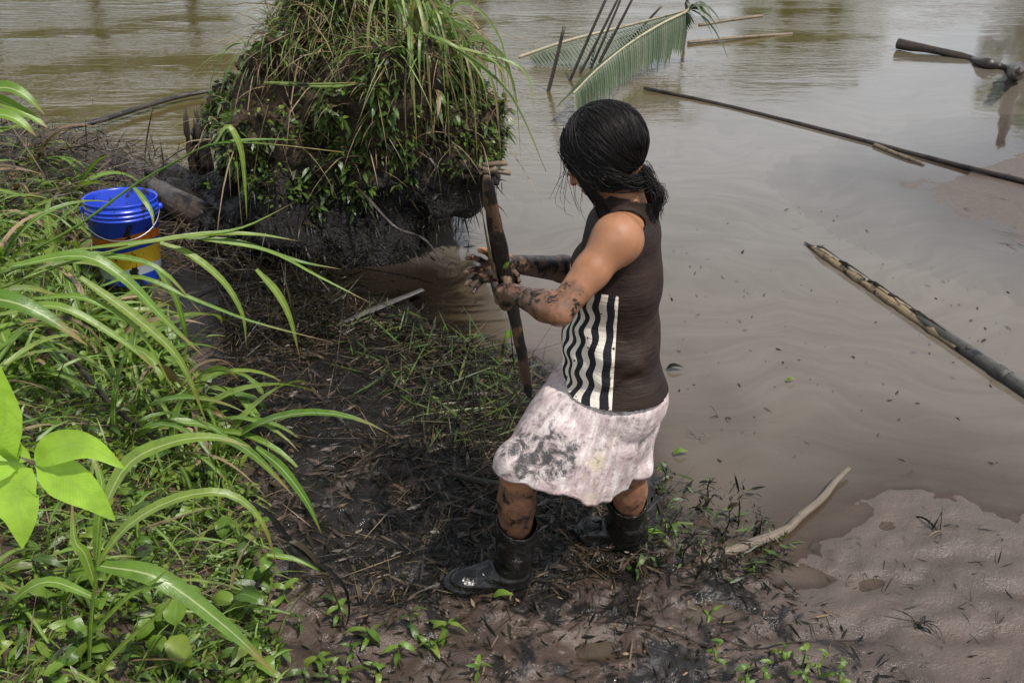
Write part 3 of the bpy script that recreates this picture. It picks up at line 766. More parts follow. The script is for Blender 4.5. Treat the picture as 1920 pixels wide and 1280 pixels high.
# young plant with bright leaves, close to the camera
bp = UY(66, 868, .80)
yp = empty('young_leafy_plant', tuple(bp), 'young plant with five large bright yellow green leaves close by at the left edge', 'leafy plant')
st = spline([UY(66, 868, .80), UY(-30, 835, .80), UY(-160, 850, .78), UY(-260, 1000, .75)], 10) - bp
link('stem', stem_mesh(st, np.linspace(.0028, .0045, 10), M['stick']), yp)
for pts, wd in (([(64, 868, .80), (110, 838, .795), (170, 838, .79), (236, 880, .785)], .019),
               ([(68, 875, .80), (120, 895, .79), (170, 930, .78), (216, 976, .775)], .024),
               ([(60, 878, .80), (32, 920, .79), (40, 970, .775), (42, 1028, .765)], .028),
               ([(40, 870, .80), (-10, 850, .795), (10, 780, .80), (-8, 672, .81)], .031),
               ([(58, 862, .80), (20, 845, .80), (-30, 850, .79), (-80, 870, .78)], .012)):
    P = spline([UY(*a) for a in pts], 14)
    V, Q, T_, uv = ribbon(P, prof(14, 'ovate') * wd, (0.1, -.9, .6), .18, None, .04)
    link('leaf', mesh('leaf', V - bp, Q, M['bright'], True, uv, {'rnd': np.full(len(V), R.random())}), yp)

# ================================================================== PLANTS OF THE MOUND
vis = (fn[:, 1] < .45) & (fc[:, 2] > .18)
def surf_pts(n, seed, cond):
    nr = np.random.RandomState(seed); I = np.where(cond)[0]; I = nr.choice(I, n)
    return fc[I] + nr.uniform(-.012, .012, (n, 3)), fn[I]
bare = (np.abs(fc[:, 0] + 1.28) < .20) & (np.abs(fc[:, 2] - .86) < .14)
pz, pn = surf_pts(9000, 31, vis & (fz > .30) & ~bare & (fbm(fc[:, 0] * 1.3, fc[:, 2] + fc[:, 1], 6.0, 3) > -.08))
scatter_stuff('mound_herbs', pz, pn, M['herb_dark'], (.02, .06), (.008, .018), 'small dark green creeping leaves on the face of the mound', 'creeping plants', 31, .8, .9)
pz, pn = surf_pts(1700, 32, vis & (fz > .42))
scatter_stuff('mound_small_leaves', pz, pn, M['herb'], (.02, .042), (.006, .013), 'brighter green small leaves dotted over the mound', 'creeping plants', 32, .8, 1.0)
pz, pn = surf_pts(800, 33, vis & (fc[:, 2] > .50))
scatter_stuff('mound_straw', pz, pn, M['dry'], (.10, .32), (.0018, .004), 'dead brown stalks hanging over the mound', 'straw', 33, .8, .6, 'blade', .55, 5)
pz, pn = surf_pts(800, 133, vis & (fc[:, 2] > 1.0))
scatter_stuff('mound_top_straw', pz, pn, M['dry'], (.15, .4), (.002, .004), 'brown dead stalks standing thick on top of the mound', 'straw', 133, .9, 1.3, 'blade', .35, 5)
pz, pn = surf_pts(1300, 34, vis & (fc[:, 2] > 1.0))
scatter_stuff('mound_fine_grass', pz, pn, M['grass_far'], (.10, .26), (.0018, .004), 'fine green grass growing over the mound', 'grass', 34, .8, 1.1, 'blade', .6, 6)
pz, pn = surf_pts(7500, 35, (fn[:, 1] < .5) & (fz < .52))
scatter_stuff('black_roots', pz, pn, M['oily'], (.02, .09), (.0015, .006), 'oil blackened roots and leaves hanging at the foot of the mound', 'roots', 35, .9, .7, 'blade', .7, 4)
G2 = 'grass tufts on the mound'
I = np.where(vis & (fc[:, 2] > .80) & ((fc[:, 2] > 1.05) | (fc[:, 0] > -.6) | (fc[:, 0] < -1.35)))[0]
for k in range(26):
    i = R.choice(list(I)); pt = fc[i]; n_ = fn[i]
    az = math.atan2(n_[1], n_[0])
    tuft(tuple(pt), R.randint(6, 9), R.uniform(.22, .42) * (.62 if pt[0] < -.75 else 1), 'grass_far', 'drooping green grass tuft growing out of the mound', G2, az0=az, spread=1.3, pitch=(-.5, .4), wid=.9, dryshare=.3)
I = np.where(vis & (fc[:, 2] > .38))[0]
for k in range(16):
    i = R.choice(list(I)); pt = fc[i]
    herb(tuple(pt), R.uniform(.03, .06), 5, R.uniform(.04, .06), 'herb' if k % 2 else 'herb_dark', 'small round leaved green plant on the face of the mound', 'round leaved plants on the mound', lean=tuple(fn[i][:2] * .06))
# fountain of long hanging blades on the right of the mound
hb = [UY(px, py, Y) for px, py, Y in ((735, 20, 4.6), (770, 50, 4.55), (800, 70, 4.5), (835, 110, 4.5))]
for k, b in enumerate(hb):
    e = empty('hanging_grass', tuple(b), ['tall grass clump hanging long blades down the right face of the mound', ][0], 'grass clump', 'long bladed clumps at the right of the mound')
    for j in range(15):
        az = R.uniform(-1.9, .7); L = R.uniform(.2, .75) * R.uniform(.6, 1)
        out = R.uniform(.08, .40); dx, dy = math.cos(az) * out, math.sin(az) * out * .7
        rise = R.uniform(.0, .16)
        P = spline([(0, 0, 0), (dx * .5, dy * .5, rise), (dx, dy, rise * .5 - L * .25), (dx * 1.15, dy * 1.1, -L)], 14)
        V, Q, T_, uv = ribbon(P, prof(14) * R.uniform(.006, .012), (0, -1, .3), .3, np.linspace(0, R.uniform(-1, 1), 14))
        link('leaf_blade', mesh('leaf_blade', V, Q, M['grass_far'] if R.random() < .75 else M['dry'], True, uv, {'rnd': np.full(len(V), R.random())}), e)
plant('seed_grass', 'long grass stalk arching right from the mound, its tip hanging over the water', 'grass stalk',
      [([(800, 60, 4.3), (880, 110, 4.2), (950, 170, 4.1), (990, 240, 4.05), (1022, 318, 4.0)], .008, 'blade', 'grass_far'),
       ([(800, 70, 4.4), (860, 90, 4.3), (920, 110, 4.3), (960, 160, 4.3)], .011, 'blade', 'grass_far'),
       ([(760, 60, 4.4), (840, 80, 4.3), (900, 140, 4.3), (915, 200, 4.3)], .010, 'blade', 'grass_far')],
      [([(790, 60, 4.3), (880, 105, 4.2), (950, 165, 4.1), (985, 230, 4.05), (1024, 322, 4.0)], .004)], mat='grass_far')
plant('drooping_grass', 'thin grass drooping over the water from the left shoulder of the mound', 'grass plant',
      [([(470, 80, 4.9), (430, 90, 4.9), (400, 140, 4.9), (390, 190, 4.9)], .008, 'blade', 'grass_far'),
       ([(480, 90, 4.9), (440, 110, 4.9), (415, 170, 4.9), (412, 230, 4.9)], .008, 'blade', 'grass_far'),
       ([(490, 110, 4.9), (450, 140, 4.9), (430, 190, 4.9), (420, 260, 4.9)], .008, 'blade', 'grass_far'),
       ([(470, 70, 4.9), (440, 80, 4.9), (410, 100, 4.9), (385, 150, 4.9)], .006, 'blade', 'grass_far'),
       ([(500, 130, 4.9), (460, 190, 4.8), (440, 260, 4.8), (400, 320, 4.8)], .009, 'blade', 'grass_far')])
plant('long_horizontal_stalk', 'broken pale green reed lying level across the middle of the mound', 'reed',
      [([(495, 155, 4.35), (560, 160, 4.3), (630, 162, 4.3), (690, 155, 4.32)], .016, 'blade', 'grass_far')],
      [([(500, 155, 4.35), (560, 158, 4.3), (680, 155, 4.32)], .008)], mat='grass_far')

# left strip behind the bucket: dead straw and driftwood
stripP = [(-1.35, 4.2), (-1.6, 5.3), (-2.4, 5.8), (-4.4, 6.4), (-4.2, 4.2), (-2.4, 3.9)]
q = inpoly(stripP, 4200, 41); q[:, 2] += NR.uniform(0, .13, len(q))
scatter_stuff('dead_straw', q, UPN(len(q)), M['strawdark'], (.12, .42), (.002, .005), 'heap of brown dead grass along the water behind the bucket', 'straw', 41, .25, .15, 'blade', .15, 5)
q = inpoly(stripP, 2600, 42); q[:, 2] += NR.uniform(0, .12, len(q))
scatter_stuff('black_litter', q, UPN(len(q)), M['oily'], (.06, .25), (.003, .007), 'black wet plant litter between the bucket and the mound', 'litter', 42, .3, .2, 'blade', .2, 4)
for i, pt in enumerate(inpoly([(-1.9, 3.5), (-2.12, 4.2), (-2.5, 5.3), (-3.4, 5.7), (-3.0, 3.5)], 34, 43)):
    tuft(tuple(pt), 9, R.uniform(.35, .6), 'grass', 'long hanging grass tuft at the far left by the river', 'grass tufts at the far left', az0=-.8, spread=1.6, dryshare=.35)

# ================================================================== DEBRIS ON THE MUD
def plan(pxs): return [tuple(UZ(a, b, .04)[:2]) for a, b in pxs]
dz1 = plan([(430, 600), (640, 540), (900, 640), (1010, 660), (1100, 720), (1190, 900), (1240, 1060), (1000, 1100), (700, 1160), (520, 1120), (470, 880), (420, 700)])
def debris(poly, n, L, W, mat, name, label, seed, lift=.012, bend=.02, kinds='lance', flat=.10, cat='litter', seg=4, up=.03, clump=.02):
    q = inpoly(poly, n * 2, seed); f_ = fbm(q[:, 0], q[:, 1], 3.5, 3) + clump * 0; q = q[np.argsort(-f_ + np.random.RandomState(seed).normal(0, .30, len(q)))[:n]]; q[:, 2] += np.random.RandomState(seed).uniform(.002, lift, n)
    return scatter_stuff(name, q, UPN(n), mat, L, W, label, cat, seed, flat, up, kinds, bend, seg)
debris(dz1, 4200, (.02, .07), (.002, .0065), M['oily'], 'oiled_leaf_litter', 'black oil soaked leaves matted over the mud around the woman', 51, .02)
debris(dz1, 3200, (.02, .085), (.003, .008), M['brown'], 'brown_leaf_litter', 'dark brown dead leaves in the trodden mud', 151, .02)
debris(dz1, 700, (.06, .2), (.0008, .0022), M['brown'], 'brown_stalk_litter', 'dark brown stalks in the trodden mud', 152, .025, 0, 'blade', .15)
debris(dz1, 2400, (.08, .34), (.0007, .0018), M['oily'], 'oiled_twigs', 'black oil soaked twigs and stalks strewn over the mud', 52, .03, .0, 'blade', .12, 'twigs')
debris(dz1, 420, (.05, .20), (.0009, .002), M['dry'], 'dry_stalks', 'thin brown stalks lying on the mud', 53, .03, 0, 'blade', .12, 'twigs')
dz2 = plan([(620, 620), (760, 600), (960, 660), (1010, 700), (960, 900), (760, 780)])
debris(dz2, 520, (.05, .22), (.0015, .005), M['oily'], 'flattened_oiled_blades', 'black oiled grass blades flattened at the water edge behind the woman', 255, .08, .05, 'blade', .25)
debris(dz2, 160, (.08, .24), (.0012, .0035), M['strawdark'], 'flattened_straw', 'flattened brown straw at the water edge behind the woman', 54, .06, .05, 'blade', .2, 'straw')
debris(dz2, 380, (.06, .22), (.002, .006), M['herb_dark'], 'flattened_leaves', 'trampled dark green leaves at the water edge behind the woman', 55, .07, .05, 'lance', .3)
debris(plan([(400, 480), (600, 440), (660, 520), (620, 640), (420, 660)]), 3000, (.04, .20), (.0015, .005), M['oily'], 'black_bank_litter', 'glossy black oiled litter between mound and mud', 56, .10, .1, 'blade', .5)
dz3 = plan([(620, 1100), (1250, 1030), (1420, 1040), (1560, 1130), (1700, 1290), (560, 1290)])
debris(dz3, 1100, (.015, .05), (.0015, .005), M['oily'], 'scattered_black_leaves', 'small black leaves sunk in the mud in the foreground', 57, .006)
debris(dz3, 300, (.04, .16), (.0006, .0014), M['oily'], 'scattered_black_twigs', 'thin black twigs lying on the foreground mud', 58, .012, 0, 'blade', .10, 'twigs')
debris(dz3, 50, (.02, .05), (.002, .006), M['dry'], 'scattered_brown_leaves', 'brown dead leaves on the foreground mud', 59, .01)
dz4 = plan([(1240, 870), (1420, 900), (1500, 1030), (1380, 1090), (1220, 1060), (1190, 950)])
debris(dz4, 420, (.02, .06), (.002, .006), M['oily'], 'waterside_black_leaves', 'black leaves at the waterline beside the rear boot', 60, .04, .1, 'lance', .6)
debris(dz4, 160, (.03, .06), (.003, .007), M['herb_dark'], 'waterside_green_leaves', 'olive green leaves at the waterline beside the rear boot', 61, .05, .1, 'lance', .7)
dz5 = plan([(1500, 1000), (1900, 960), (1930, 1290), (1700, 1290)])
debris(dz5, 90, (.015, .06), (.0008, .003), M['oily'], 'sparse_debris', 'sparse dark scraps on the pale mud at the right', 62, .006, 0, 'blade')
debris([(2.6, 4.6), (3.6, 5.1), (4.4, 5.0), (3.6, 4.2), (2.7, 4.1)], 70, (.03, .16), (.002, .006), M['oily'], 'bar_debris', 'dark scraps on the mud bar at the right edge', 63, .01, 0, 'blade')
G5 = 'flattened grass tufts behind the woman'
for a, b in ((740, 700), (800, 745), (850, 790), (900, 700)):
    c = UZ(a, b, .04); c[2] = hz(c[0], c[1]) + .02
    tuft(tuple(c), 7, R.uniform(.16, .26), 'grass', 'half flattened green grass tuft on the black mud behind the woman', G5, az0=-.4, spread=1.0, pitch=(-.95, -.35), dryshare=.45, wid=.8, drymat='oily')
wq = inpoly([tuple(UZ(a, b)[:2]) for a, b in [(1240, 430), (1500, 380), (1900, 520), (1900, 900), (1620, 920), (1450, 960), (1250, 850)]], 150, 90); wq[:, 2] = .004
scatter_stuff('floating_scraps', wq, UPN(len(wq)), M['oily'], (.006, .035), (.002, .006), 'tiny dark leaf scraps floating on the muddy water', 'scraps', 91, .03, .02, 'lance', .0, 4)
wq = inpoly([tuple(UZ(a, b)[:2]) for a, b in [(820, 420), (890, 420), (900, 560), (860, 640), (780, 580), (700, 560)]], 90, 92); wq[:, 2] = .004
scatter_stuff('floating_black_scraps', wq, UPN(len(wq)), M['oily'], (.01, .07), (.0015, .005), 'black scraps floating in the dark shallows under the mound', 'scraps', 93, .03, .02, 'lance', .0, 4)
GH = 'seedlings at the foot of the picture'
for a, b in ((1440, 1262), (1470, 1225), (1505, 1240), (1545, 1262), (1580, 1275), (1400, 1275), (1352, 1225), (1500, 1285)):
    c = UZ(a, b, .05); c[2] = hz(c[0], c[1])
    herb(tuple(c), R.uniform(.05, .09), 5, .045, 'herb', 'upright bright green seedling in the mud at the bottom right of centre', GH, kind='lance')
c = UZ(1338, 1140, .03); c[2] = hz(c[0], c[1]); herb(tuple(c), .04, 4, .04, 'herb', 'lone green seedling on the mud below the rear boot', None, kind='lance')
GG = 'green sprigs in front of the front boot'
for a, b in ((640, 1160), (690, 1200), (750, 1230), (800, 1215), (600, 1240), (700, 1265), (560, 1180), (530, 1230), (570, 1275), (500, 1200), (545, 1130), (620, 1275), (660, 1230), (500, 1275), (840, 1180), (330 + 330, 1275), (900, 1270), (610, 1130), (770, 1180)):
    c = UZ(a, b, .05); c[2] = hz(c[0], c[1])
    herb(tuple(c), R.uniform(.02, .07), 6, R.uniform(.045, .085), 'herb' if R.random() < .6 else 'herb_dark', 'low green sprig on the dark mud in front of the front boot', GG, kind='lance')
GB = 'oil blackened sprigs at the waterline'
for a, b in ((1425, 1000), (1310, 960), (1250, 1010), (1345, 1010), (1385, 985), (1280, 1060), (1180, 1080), (1300, 1090), (1240, 920), (1330, 930)):
    c = UZ(a, b, .0); c[2] = max(0, hz(c[0], c[1]))
    herb(tuple(c), R.uniform(.06, .14), 6, R.uniform(.035, .06), 'oily' if R.random() < .7 else 'herb_dark', 'black oiled leafy sprig standing at the waterline right of the rear boot', GB, kind='lance', lean=(R.uniform(-.02, .06), 0))
GD = None
for a, b, n_, lb in ((1756, 1000, 11, 'dark grass tuft standing in the pale mud at the right'), (1722, 1180, 12, 'black flattened grass tuft in the mud near the bottom right corner'),
                     (1808, 1140, 5, 'tiny dark tuft on the mud near the right edge'), (1722, 945, 5, 'tiny dark tuft at the waterline on the right'), (1355, 780, 5, 'small dark sprig poking out of the water right of the skirt'),
                     (1310, 815, 5, 'dark sprig in the shallow water nearest the skirt')):
    c = UZ(a, b, .0); c[2] = max(0, hz(c[0], c[1]))
    tuft(tuple(c), n_, .07 if n_ < 10 else .11, 'oily', lb, None, dryshare=.1, wid=.9, name='dark_tuft', pitch=(-.2, .7), spread=3.1)
for a, b in ((1262, 850), (1380, 820), (1475, 715), (1225, 1015)):
    pass

# ================================================================== STICKS, LOGS
def stick(name, label, pts, r, mat, cat='stick', seg=8, n=24, rough=.12, world=False, group=None, oval=1.0, fr=8):
    P = np.array(pts) if world else np.array([UY(*p) for p in pts])
    P = spline(P, n); b = P[0].copy()
    r = np.interp(np.linspace(0, 1, n), np.linspace(0, 1, len(r)), r) if hasattr(r, '__len__') else r
    mb = MB(); mb.add(*tube(P - b, r, seg, rough, fr, oval, seed=len(label)))
    o = link(name, mb.mesh(name, M[mat]), None, tuple(b))
    return tag(o, label, cat, group)
def wz(px, py, z): return tuple(UZ(px, py, z))
stick('floating_pole', 'long thin dark pole lying on the water from the woman\'s head to the right edge', [wz(1208, 165, .02), wz(1340, 193, .008), wz(1530, 240, .010), wz(1730, 293, .010), wz(1925, 341, .03), wz(2050, 372, .05)], [.014, .016, .017, .019], 'stickdark', 'pole', world=True, n=40)
stick('side_pole', 'short olive cane branching off below the long floating pole', [wz(1640, 272, .01), wz(1690, 292, .01), wz(1732, 308, .005)], [.016, .012], 'stick', 'cane', world=True)
# split bamboo log at the right
la, lb2 = np.array(UZ(1508, 453, .008)), np.array(UZ(1990, 782, .008))
lg = empty('split_bamboo_log', tuple(la), 'half rotten bamboo log floating at the right, pale at its tip, grey toward the edge', 'log')
P = spline([la, la * .7 + lb2 * .3 + [.0, .01, 0], la * .4 + lb2 * .6, lb2], 40) - la
mb = MB(); mb.add(*tube(P[:30], np.interp(np.linspace(0, 1, 30), [0, .06, .15, .5, 1], [.003, .012, .024, .027, .027]), 12, .5, 22, .75, seed=3)); link('split_wood', mb.mesh('split_wood', M['palewood']), lg)
mb = MB(); mb.add(*tube(P[23:] + [0.004, .004, .008], np.interp(np.linspace(0, 1, 17), [0, .1, 1], [.018, .026, .028]), 14, .05, 5, .95, seed=5)); link('bamboo_culm', mb.mesh('bamboo_culm', M['bamboo']), lg)
mb = MB(); c = P[34]; mb.add(*tube(P[33:35] + [.004, .004, .010], .031, 14)); link('culm_node', mb.mesh('culm_node', M['bamboo']), lg)
mb = MB()
for k in range(10):
    a = P[R.randint(3, 26)] + [0, 0, .022]; d = (P[30] - P[0]) / np.linalg.norm(P[30] - P[0])
    V, Q, T_, uv = tube(np.array([a, a + d * .06 + [0, .01, .012], a + d * R.uniform(.12, .3) + [0.0, .0, .012]]), [.008, .006, .001], 5, .3); mb.add(V, Q, T_, uv)
link('bark_strips', mb.mesh('bark_strips', M['stickdark']), lg)
stick('bent_branch', 'pale bent bare branch reaching from the mud over the water, beside the rear boot', [wz(1310, 1062, .01), wz(1345, 1042, .02), wz(1400, 1022, .022), wz(1470, 995, .018), wz(1500, 968, .018), wz(1540, 935, .018), wz(1568, 900, .02), wz(1592, 878, .028)], [.014, .017, .014, .012, .009], 'greybranch', 'branch', world=True, rough=.2)
stick('curved_pole', 'long curved grey pole lying in the river behind the left bank', [wz(110, 242, .05), wz(180, 228, .05), wz(270, 200, .05), wz(350, 178, .05), wz(470, 160, .06)], [.020, .022, .021, .018], 'stickdark', 'pole', world=True)
dl = stick('driftwood_log', 'dark wet log half buried between the blue bucket and the mound', [UZ(285, 350, .22), UZ(340, 385, .2), UZ(420, 425, .12), UZ(470, 450, .05)], [.05, .075, .07, .05], 'bark', 'log', world=True, rough=.25, seg=14, n=30)
lgf = stick('floating_log', 'dark log drifting far out at the upper right', [wz(1684, 82, .06), wz(1740, 92, .05), wz(1800, 105, .02), wz(1850, 118, .0)], [.055, .042, .036, .02], 'bark', 'log', world=True, seg=10, rough=.25)
stick('floating_log', 'knotted second length of drifting log near the right edge', [wz(1818, 112, -.01), wz(1850, 118, .05), wz(1880, 126, .02), wz(1950, 142, .04)], [.03, .052, .032, .036], 'bark', 'log', world=True, seg=10, rough=.3)
stick('root_stump', 'upright dark root lump in the water at the right edge', [wz(1905, 135, -.05), tuple(np.array(wz(1905, 135, .12))), tuple(np.array(wz(1912, 135, .30)))], [.075, .065, .03], 'bark', 'stump', world=True, seg=14, rough=.7, fr=14)
# stakes in the river
stakes = [((1022, 188), (1058, 50), .018, 'shortest dark stake standing in the river, left of the palm frond'), ((1062, 168), (1140, -10), .015, 'leaning dark stake, leftmost of those crossing the palm frond'),
          ((1078, 155), (1163, -10), .014, 'thin stake leaning right across the palm frond'), ((1100, 145), (1168, -10), .013, 'thin stake close behind the leaning pair at the frond'), ((1112, 140), (1190, -10), .015, 'stake crossing the middle of the palm frond'),
          ((1150, 110), (1240, 12), .014, 'short stake poking up behind the middle of the frond'), ((1285, 80), (1290, -20), .02, 'upright stake at the tip of the palm frond')]
for (a, b), (c, d), r, lb in stakes:
    B = UZ(a, b, -.08); Tt = UY(c, d, B[1] + .05)
    B2 = B + (B - Tt) / np.linalg.norm(B - Tt) * .25
    stick('river_stake', lb, [B2, (B2 + Tt) / 2 + [R.uniform(-.01, .01), 0, 0], Tt], [r, r, r * .8], 'stickdark', 'stake', world=True, n=12, group='stakes standing in the river')
stick('thin_cane', 'thin cane pointing right from the tip of the palm frond', [wz(1310, 48, .1), wz(1370, 38, .14), wz(1430, 30, .18)], .018, 'stick', 'cane', world=True, n=8)
stick('thin_cane', 'thin cane lying on the water below the tip of the palm frond', [wz(1290, 80, .02), wz(1390, 70, .02), wz(1485, 64, .0)], .018, 'stick', 'cane', world=True, n=8)
stick('half_sunken_plank', 'grey stick lying in the black shallows in front of the mound', [wz(630, 610, .03), wz(700, 580, .045), wz(792, 543, .045)], [.008, .022, .020, .016], 'greydark', 'stick', world=True, oval=.35)
for k_, pts in enumerate(([(655, 340, 4.4), (690, 372, 4.2), (740, 425, 4.15), (795, 448, 4.1), (832, 496, 4.05)], [(820, 380, 4.55), (838, 400, 4.5), (848, 425, 4.5)], [(850, 350, 4.5), (853, 372, 4.5), (856, 394, 4.5)])):
    stick('hanging_root', ['long thin root arching down from the mound over the black shallows', 'short root hanging under the mound\'s right lobe, the left one', 'short root hanging under the mound\'s right lobe, the right one'][k_], pts, [.008, .007, .004], 'stickdark', 'root', seg=6, rough=.3)
# charred looking broken stump at the left of the mound
sb = UY(372, 262, 5.3)
sm = empty('broken_stump', tuple(sb), 'jagged dark broken stump left of the mound', 'stump')
for k in range(7):
    x = R.uniform(-.07, .07); y = R.uniform(-.05, .05); h = R.uniform(.06, .22)
    mb = MB(); mb.add(*tube(spline([(x, y, -.25), (x, y, 0), (x + R.uniform(-.02, .02), y, h)], 6), [.026, .026, .024, .02, .016, .006], 6, .3, 20)); link('splinter', mb.mesh('splinter', M['bark']), sm)
# twigs on the mud
for k, (pts, r, lb) in enumerate([
    ([(700, 890), (760, 930), (840, 945), (900, 950)], .004, 'pale crooked twig lying left of the front knee'),
    ([(1335, 1170), (1420, 1200), (1480, 1190), (1610, 1175)], .003, 'thin dark twig on the mud below the bent branch'),
    ([(1160, 1150), (1230, 1160), (1330, 1190), (1400, 1230)], .003, 'black twig running down the mud from the rear boot'),
    ([(880, 1270), (930, 1190), (970, 1120)], .003, 'thin brown twig leaning by the front boot'),
    ([(560, 1010), (640, 960), (720, 930)], .003, 'dark twig between the grass and the front boot'),
    ([(1180, 1240), (1195, 1130), (1215, 1040)], .003, 'thin pale twig pointing at the rear boot heel'),
    ([(850, 890), (900, 905), (960, 910), (1040, 935)], .014, 'dark muddy branch lying behind the legs'),
    ([(110, 690), (170, 740), (230, 790), (310, 810)], .010, 'dark branch half hidden in the left bank growth')]):
    P = []
    for a, b in pts:
        c = UZ(a, b, .06 if a > 400 else .3); c[2] = hz(c[0], c[1]) + r * .8 + (.1 if a < 400 else 0); P.append(c)
    stick('twig', lb, P, [r, r, r * .6], 'stick' if k in (0, 3, 5) else 'stickdark', 'twig', world=True, seg=6, rough=.25)
hk = UY(925, 312, 4.45)
rt = empty('broken_roots', tuple(hk), 'broken root ends sticking out of the mound over the stake in her hands', 'roots')
for pts in ([(870, 300, 4.5), (915, 318, 4.45), (957, 324, 4.42)], [(880, 312, 4.5), (920, 308, 4.45), (950, 306, 4.42)], [(860, 330, 4.5), (905, 325, 4.45), (930, 316, 4.42)]):
    mb = MB(); mb.add(*tube(spline([UY(*p) for p in pts], 8) - hk, .014, 6, .3, 20)); link('root', mb.mesh('root', M['stick']), rt)

# ================================================================== PALM FROND
fr0 = np.array(UZ(972, 108, .06))
fro = empty('palm_frond', tuple(fr0), 'fallen palm frond bent double among stakes in the river, with a pale rib', 'palm frond')
def rib(name, P, r): 
    mb = MB(); mb.add(*tube(P - fr0, r, 8)); link(name, mb.mesh(name, M['rib']), fro)
Y0 = fr0[1]
RA = spline([fr0, UY(1060, 78, Y0), UY(1150, 55, Y0 + .1), UY(1230, 35, Y0 + .1), UY(1292, 18, Y0)], 60)
RB = spline([UY(1292, 20, Y0), UY(1240, 45, Y0 - .3), UY(1180, 82, Y0 - .8), UY(1120, 130, Y0 - 1.6), UY(1075, 175, Y0 - 2.2)], 60)
rib('rib', RA, np.linspace(.017, .009, 60)); rib('rib', RB, np.linspace(.013, .006, 60))
def leaflet(b, d, L, w, droop, up):
    t = np.linspace(0, 1, 6)[:, None]; P = b + d * L * t - np.array([0, 0, 1]) * droop * L * t ** 2
    V, Q, T_, uv = ribbon(P, prof(6, 'lance') * w, up, .3)
    o = link('leaflet', mesh('leaflet', V - fr0, Q, M['palm'], True, uv, {'rnd': np.full(len(V), R.random())}), fro)
for k in range(3, 58):
    b = RA[k]; T_ = RA[min(59, k + 1)] - RA[k - 1]; T_ /= np.linalg.norm(T_)
    L = .42 * math.sin(math.pi * (k + 6) / 70) + .06
    for s_ in (1, -1):
        d = T_ * .45 + np.array([0, s_ * .45, -.55 if s_ < 0 else -.3]); d /= np.linalg.norm(d)
        leaflet(b, d, L * R.uniform(.8, 1), .017, .12, (0, -.4, 1))
for k in range(2, 59):
    b = RB[k]; T_ = RB[min(59, k + 1)] - RB[k - 1]; T_ /= np.linalg.norm(T_)
    L = (.46 if k < 45 else .3) * R.uniform(.8, 1.05)
    d = np.array([.25, -.15, -.85]) + T_ * .45; d /= np.linalg.norm(d)
    leaflet(b, d, min(L, max(.1, b[2] * .95)) * R.uniform(.8, 1.1), .018, .05, (0, -1, .2))
    d = T_ * .7 + np.array([-.2, .5, -.15]); d /= np.linalg.norm(d)
    leaflet(b, d, L * .6, .011, .3, (0, -.3, 1))
for k in range(12):
    a = R.uniform(-.3, 2.6); d = np.array([math.cos(a) * .8 + .2, R.uniform(-.3, .3), math.sin(a) * .5 - .15]); d /= np.linalg.norm(d)
    leaflet(RA[-1], d, R.uniform(.25, .45), .02, .9, (0, -.3, 1))

# ================================================================== BUCKET
bx, by = UY(215, 372, 3.72)[:2]; bz = UY(215, 372, 3.72)[2] - .375
bk = empty('plastic_bucket', (bx, by, bz), 'blue plastic bucket with orange and yellow bands, standing in the grass on the left bank', 'bucket')
bk.rotation_euler = (math.radians(-3), math.radians(3), .3)
t = NT('blue_bucket_plastic'); p = t.objc(); z = t.sep(p)[2]
ang = t.math('ARCTAN2', t.sep(p)[1], t.sep(p)[0])
wob = t.math('MULTIPLY', t.math('SINE', t.math('MULTIPLY', ang, 2.0)), .012)
zz = t.math('ADD', z, wob)
col = t.mix(t.math('GREATER_THAN', zz, .235), (.62, .17, .02), (.012, .045, .44))
col = t.mix(t.math('LESS_THAN', zz, .195), col, (.012, .04, .38))
col = t.mix(t.math('LESS_THAN', zz, .165), col, (.66, .42, .025))
col = t.mix(t.math('LESS_THAN', zz, .085), col, (.50, .54, .60))
col = t.mix(t.math('LESS_THAN', zz, .045), col, (.012, .05, .42))
sp = t.rng(t.noise(22, 6, .7, vec=t.map(p, (1, 1, .55))), .555, .60)
col = t.mix(sp, col, (.015, .012, .01)); M['bucket'] = t.fin(col, t.rng(t.noise(30, 3, vec=p), .3, .7, .25, .4))
zs = [0, .01, .30, .300, .307, .308, .318, .319, .326, .327, .337, .338, .346, .347, .362, .372, .375, .372, .366, .05, .012]
rs = [.120, .126, .146, .150, .150, .147, .147, .152, .152, .147, .147, .152, .152, .147, .148, .155, .152, .146, .144, .121, 0.0]
n = 56; a = np.linspace(0, 2 * math.pi, n, endpoint=False)
V = np.concatenate([np.stack([np.cos(a) * r, np.sin(a) * r, np.full(n, z_)], 1) for r, z_ in zip(rs, zs)])
i = np.arange(len(zs) - 1)[:, None] * n; j = np.arange(n); k = (j + 1) % n
Q = np.stack([i + j, i + k, i + n + k, i + n + j], -1).reshape(-1, 4)
bo = link('bucket_wall', mesh('bucket_wall', V, [Q, np.arange(n)[None, ::-1]], M['bucket'], True), bk)
t = NT('wire'); M['wire'] = t.fin((.35, .35, .36), .35, None, Metallic=.9)
ha = np.linspace(0, math.pi, 24)
mb = MB(); mb.add(*tube(np.stack([np.cos(ha) * .155, -.03 - np.sin(ha) * .13, .325 - np.sin(ha) * .10], 1), .002, 6)); link('handle', mb.mesh('handle', M['wire']), bk)
for s_ in (-1, 1):
    mb = MB(); mb.add(*tube(np.array([(s_ * .147, 0, .325), (s_ * .166, 0, .325)]), .014, 12)); link('handle_lug', mb.mesh('handle_lug', M['bucket']), bk)

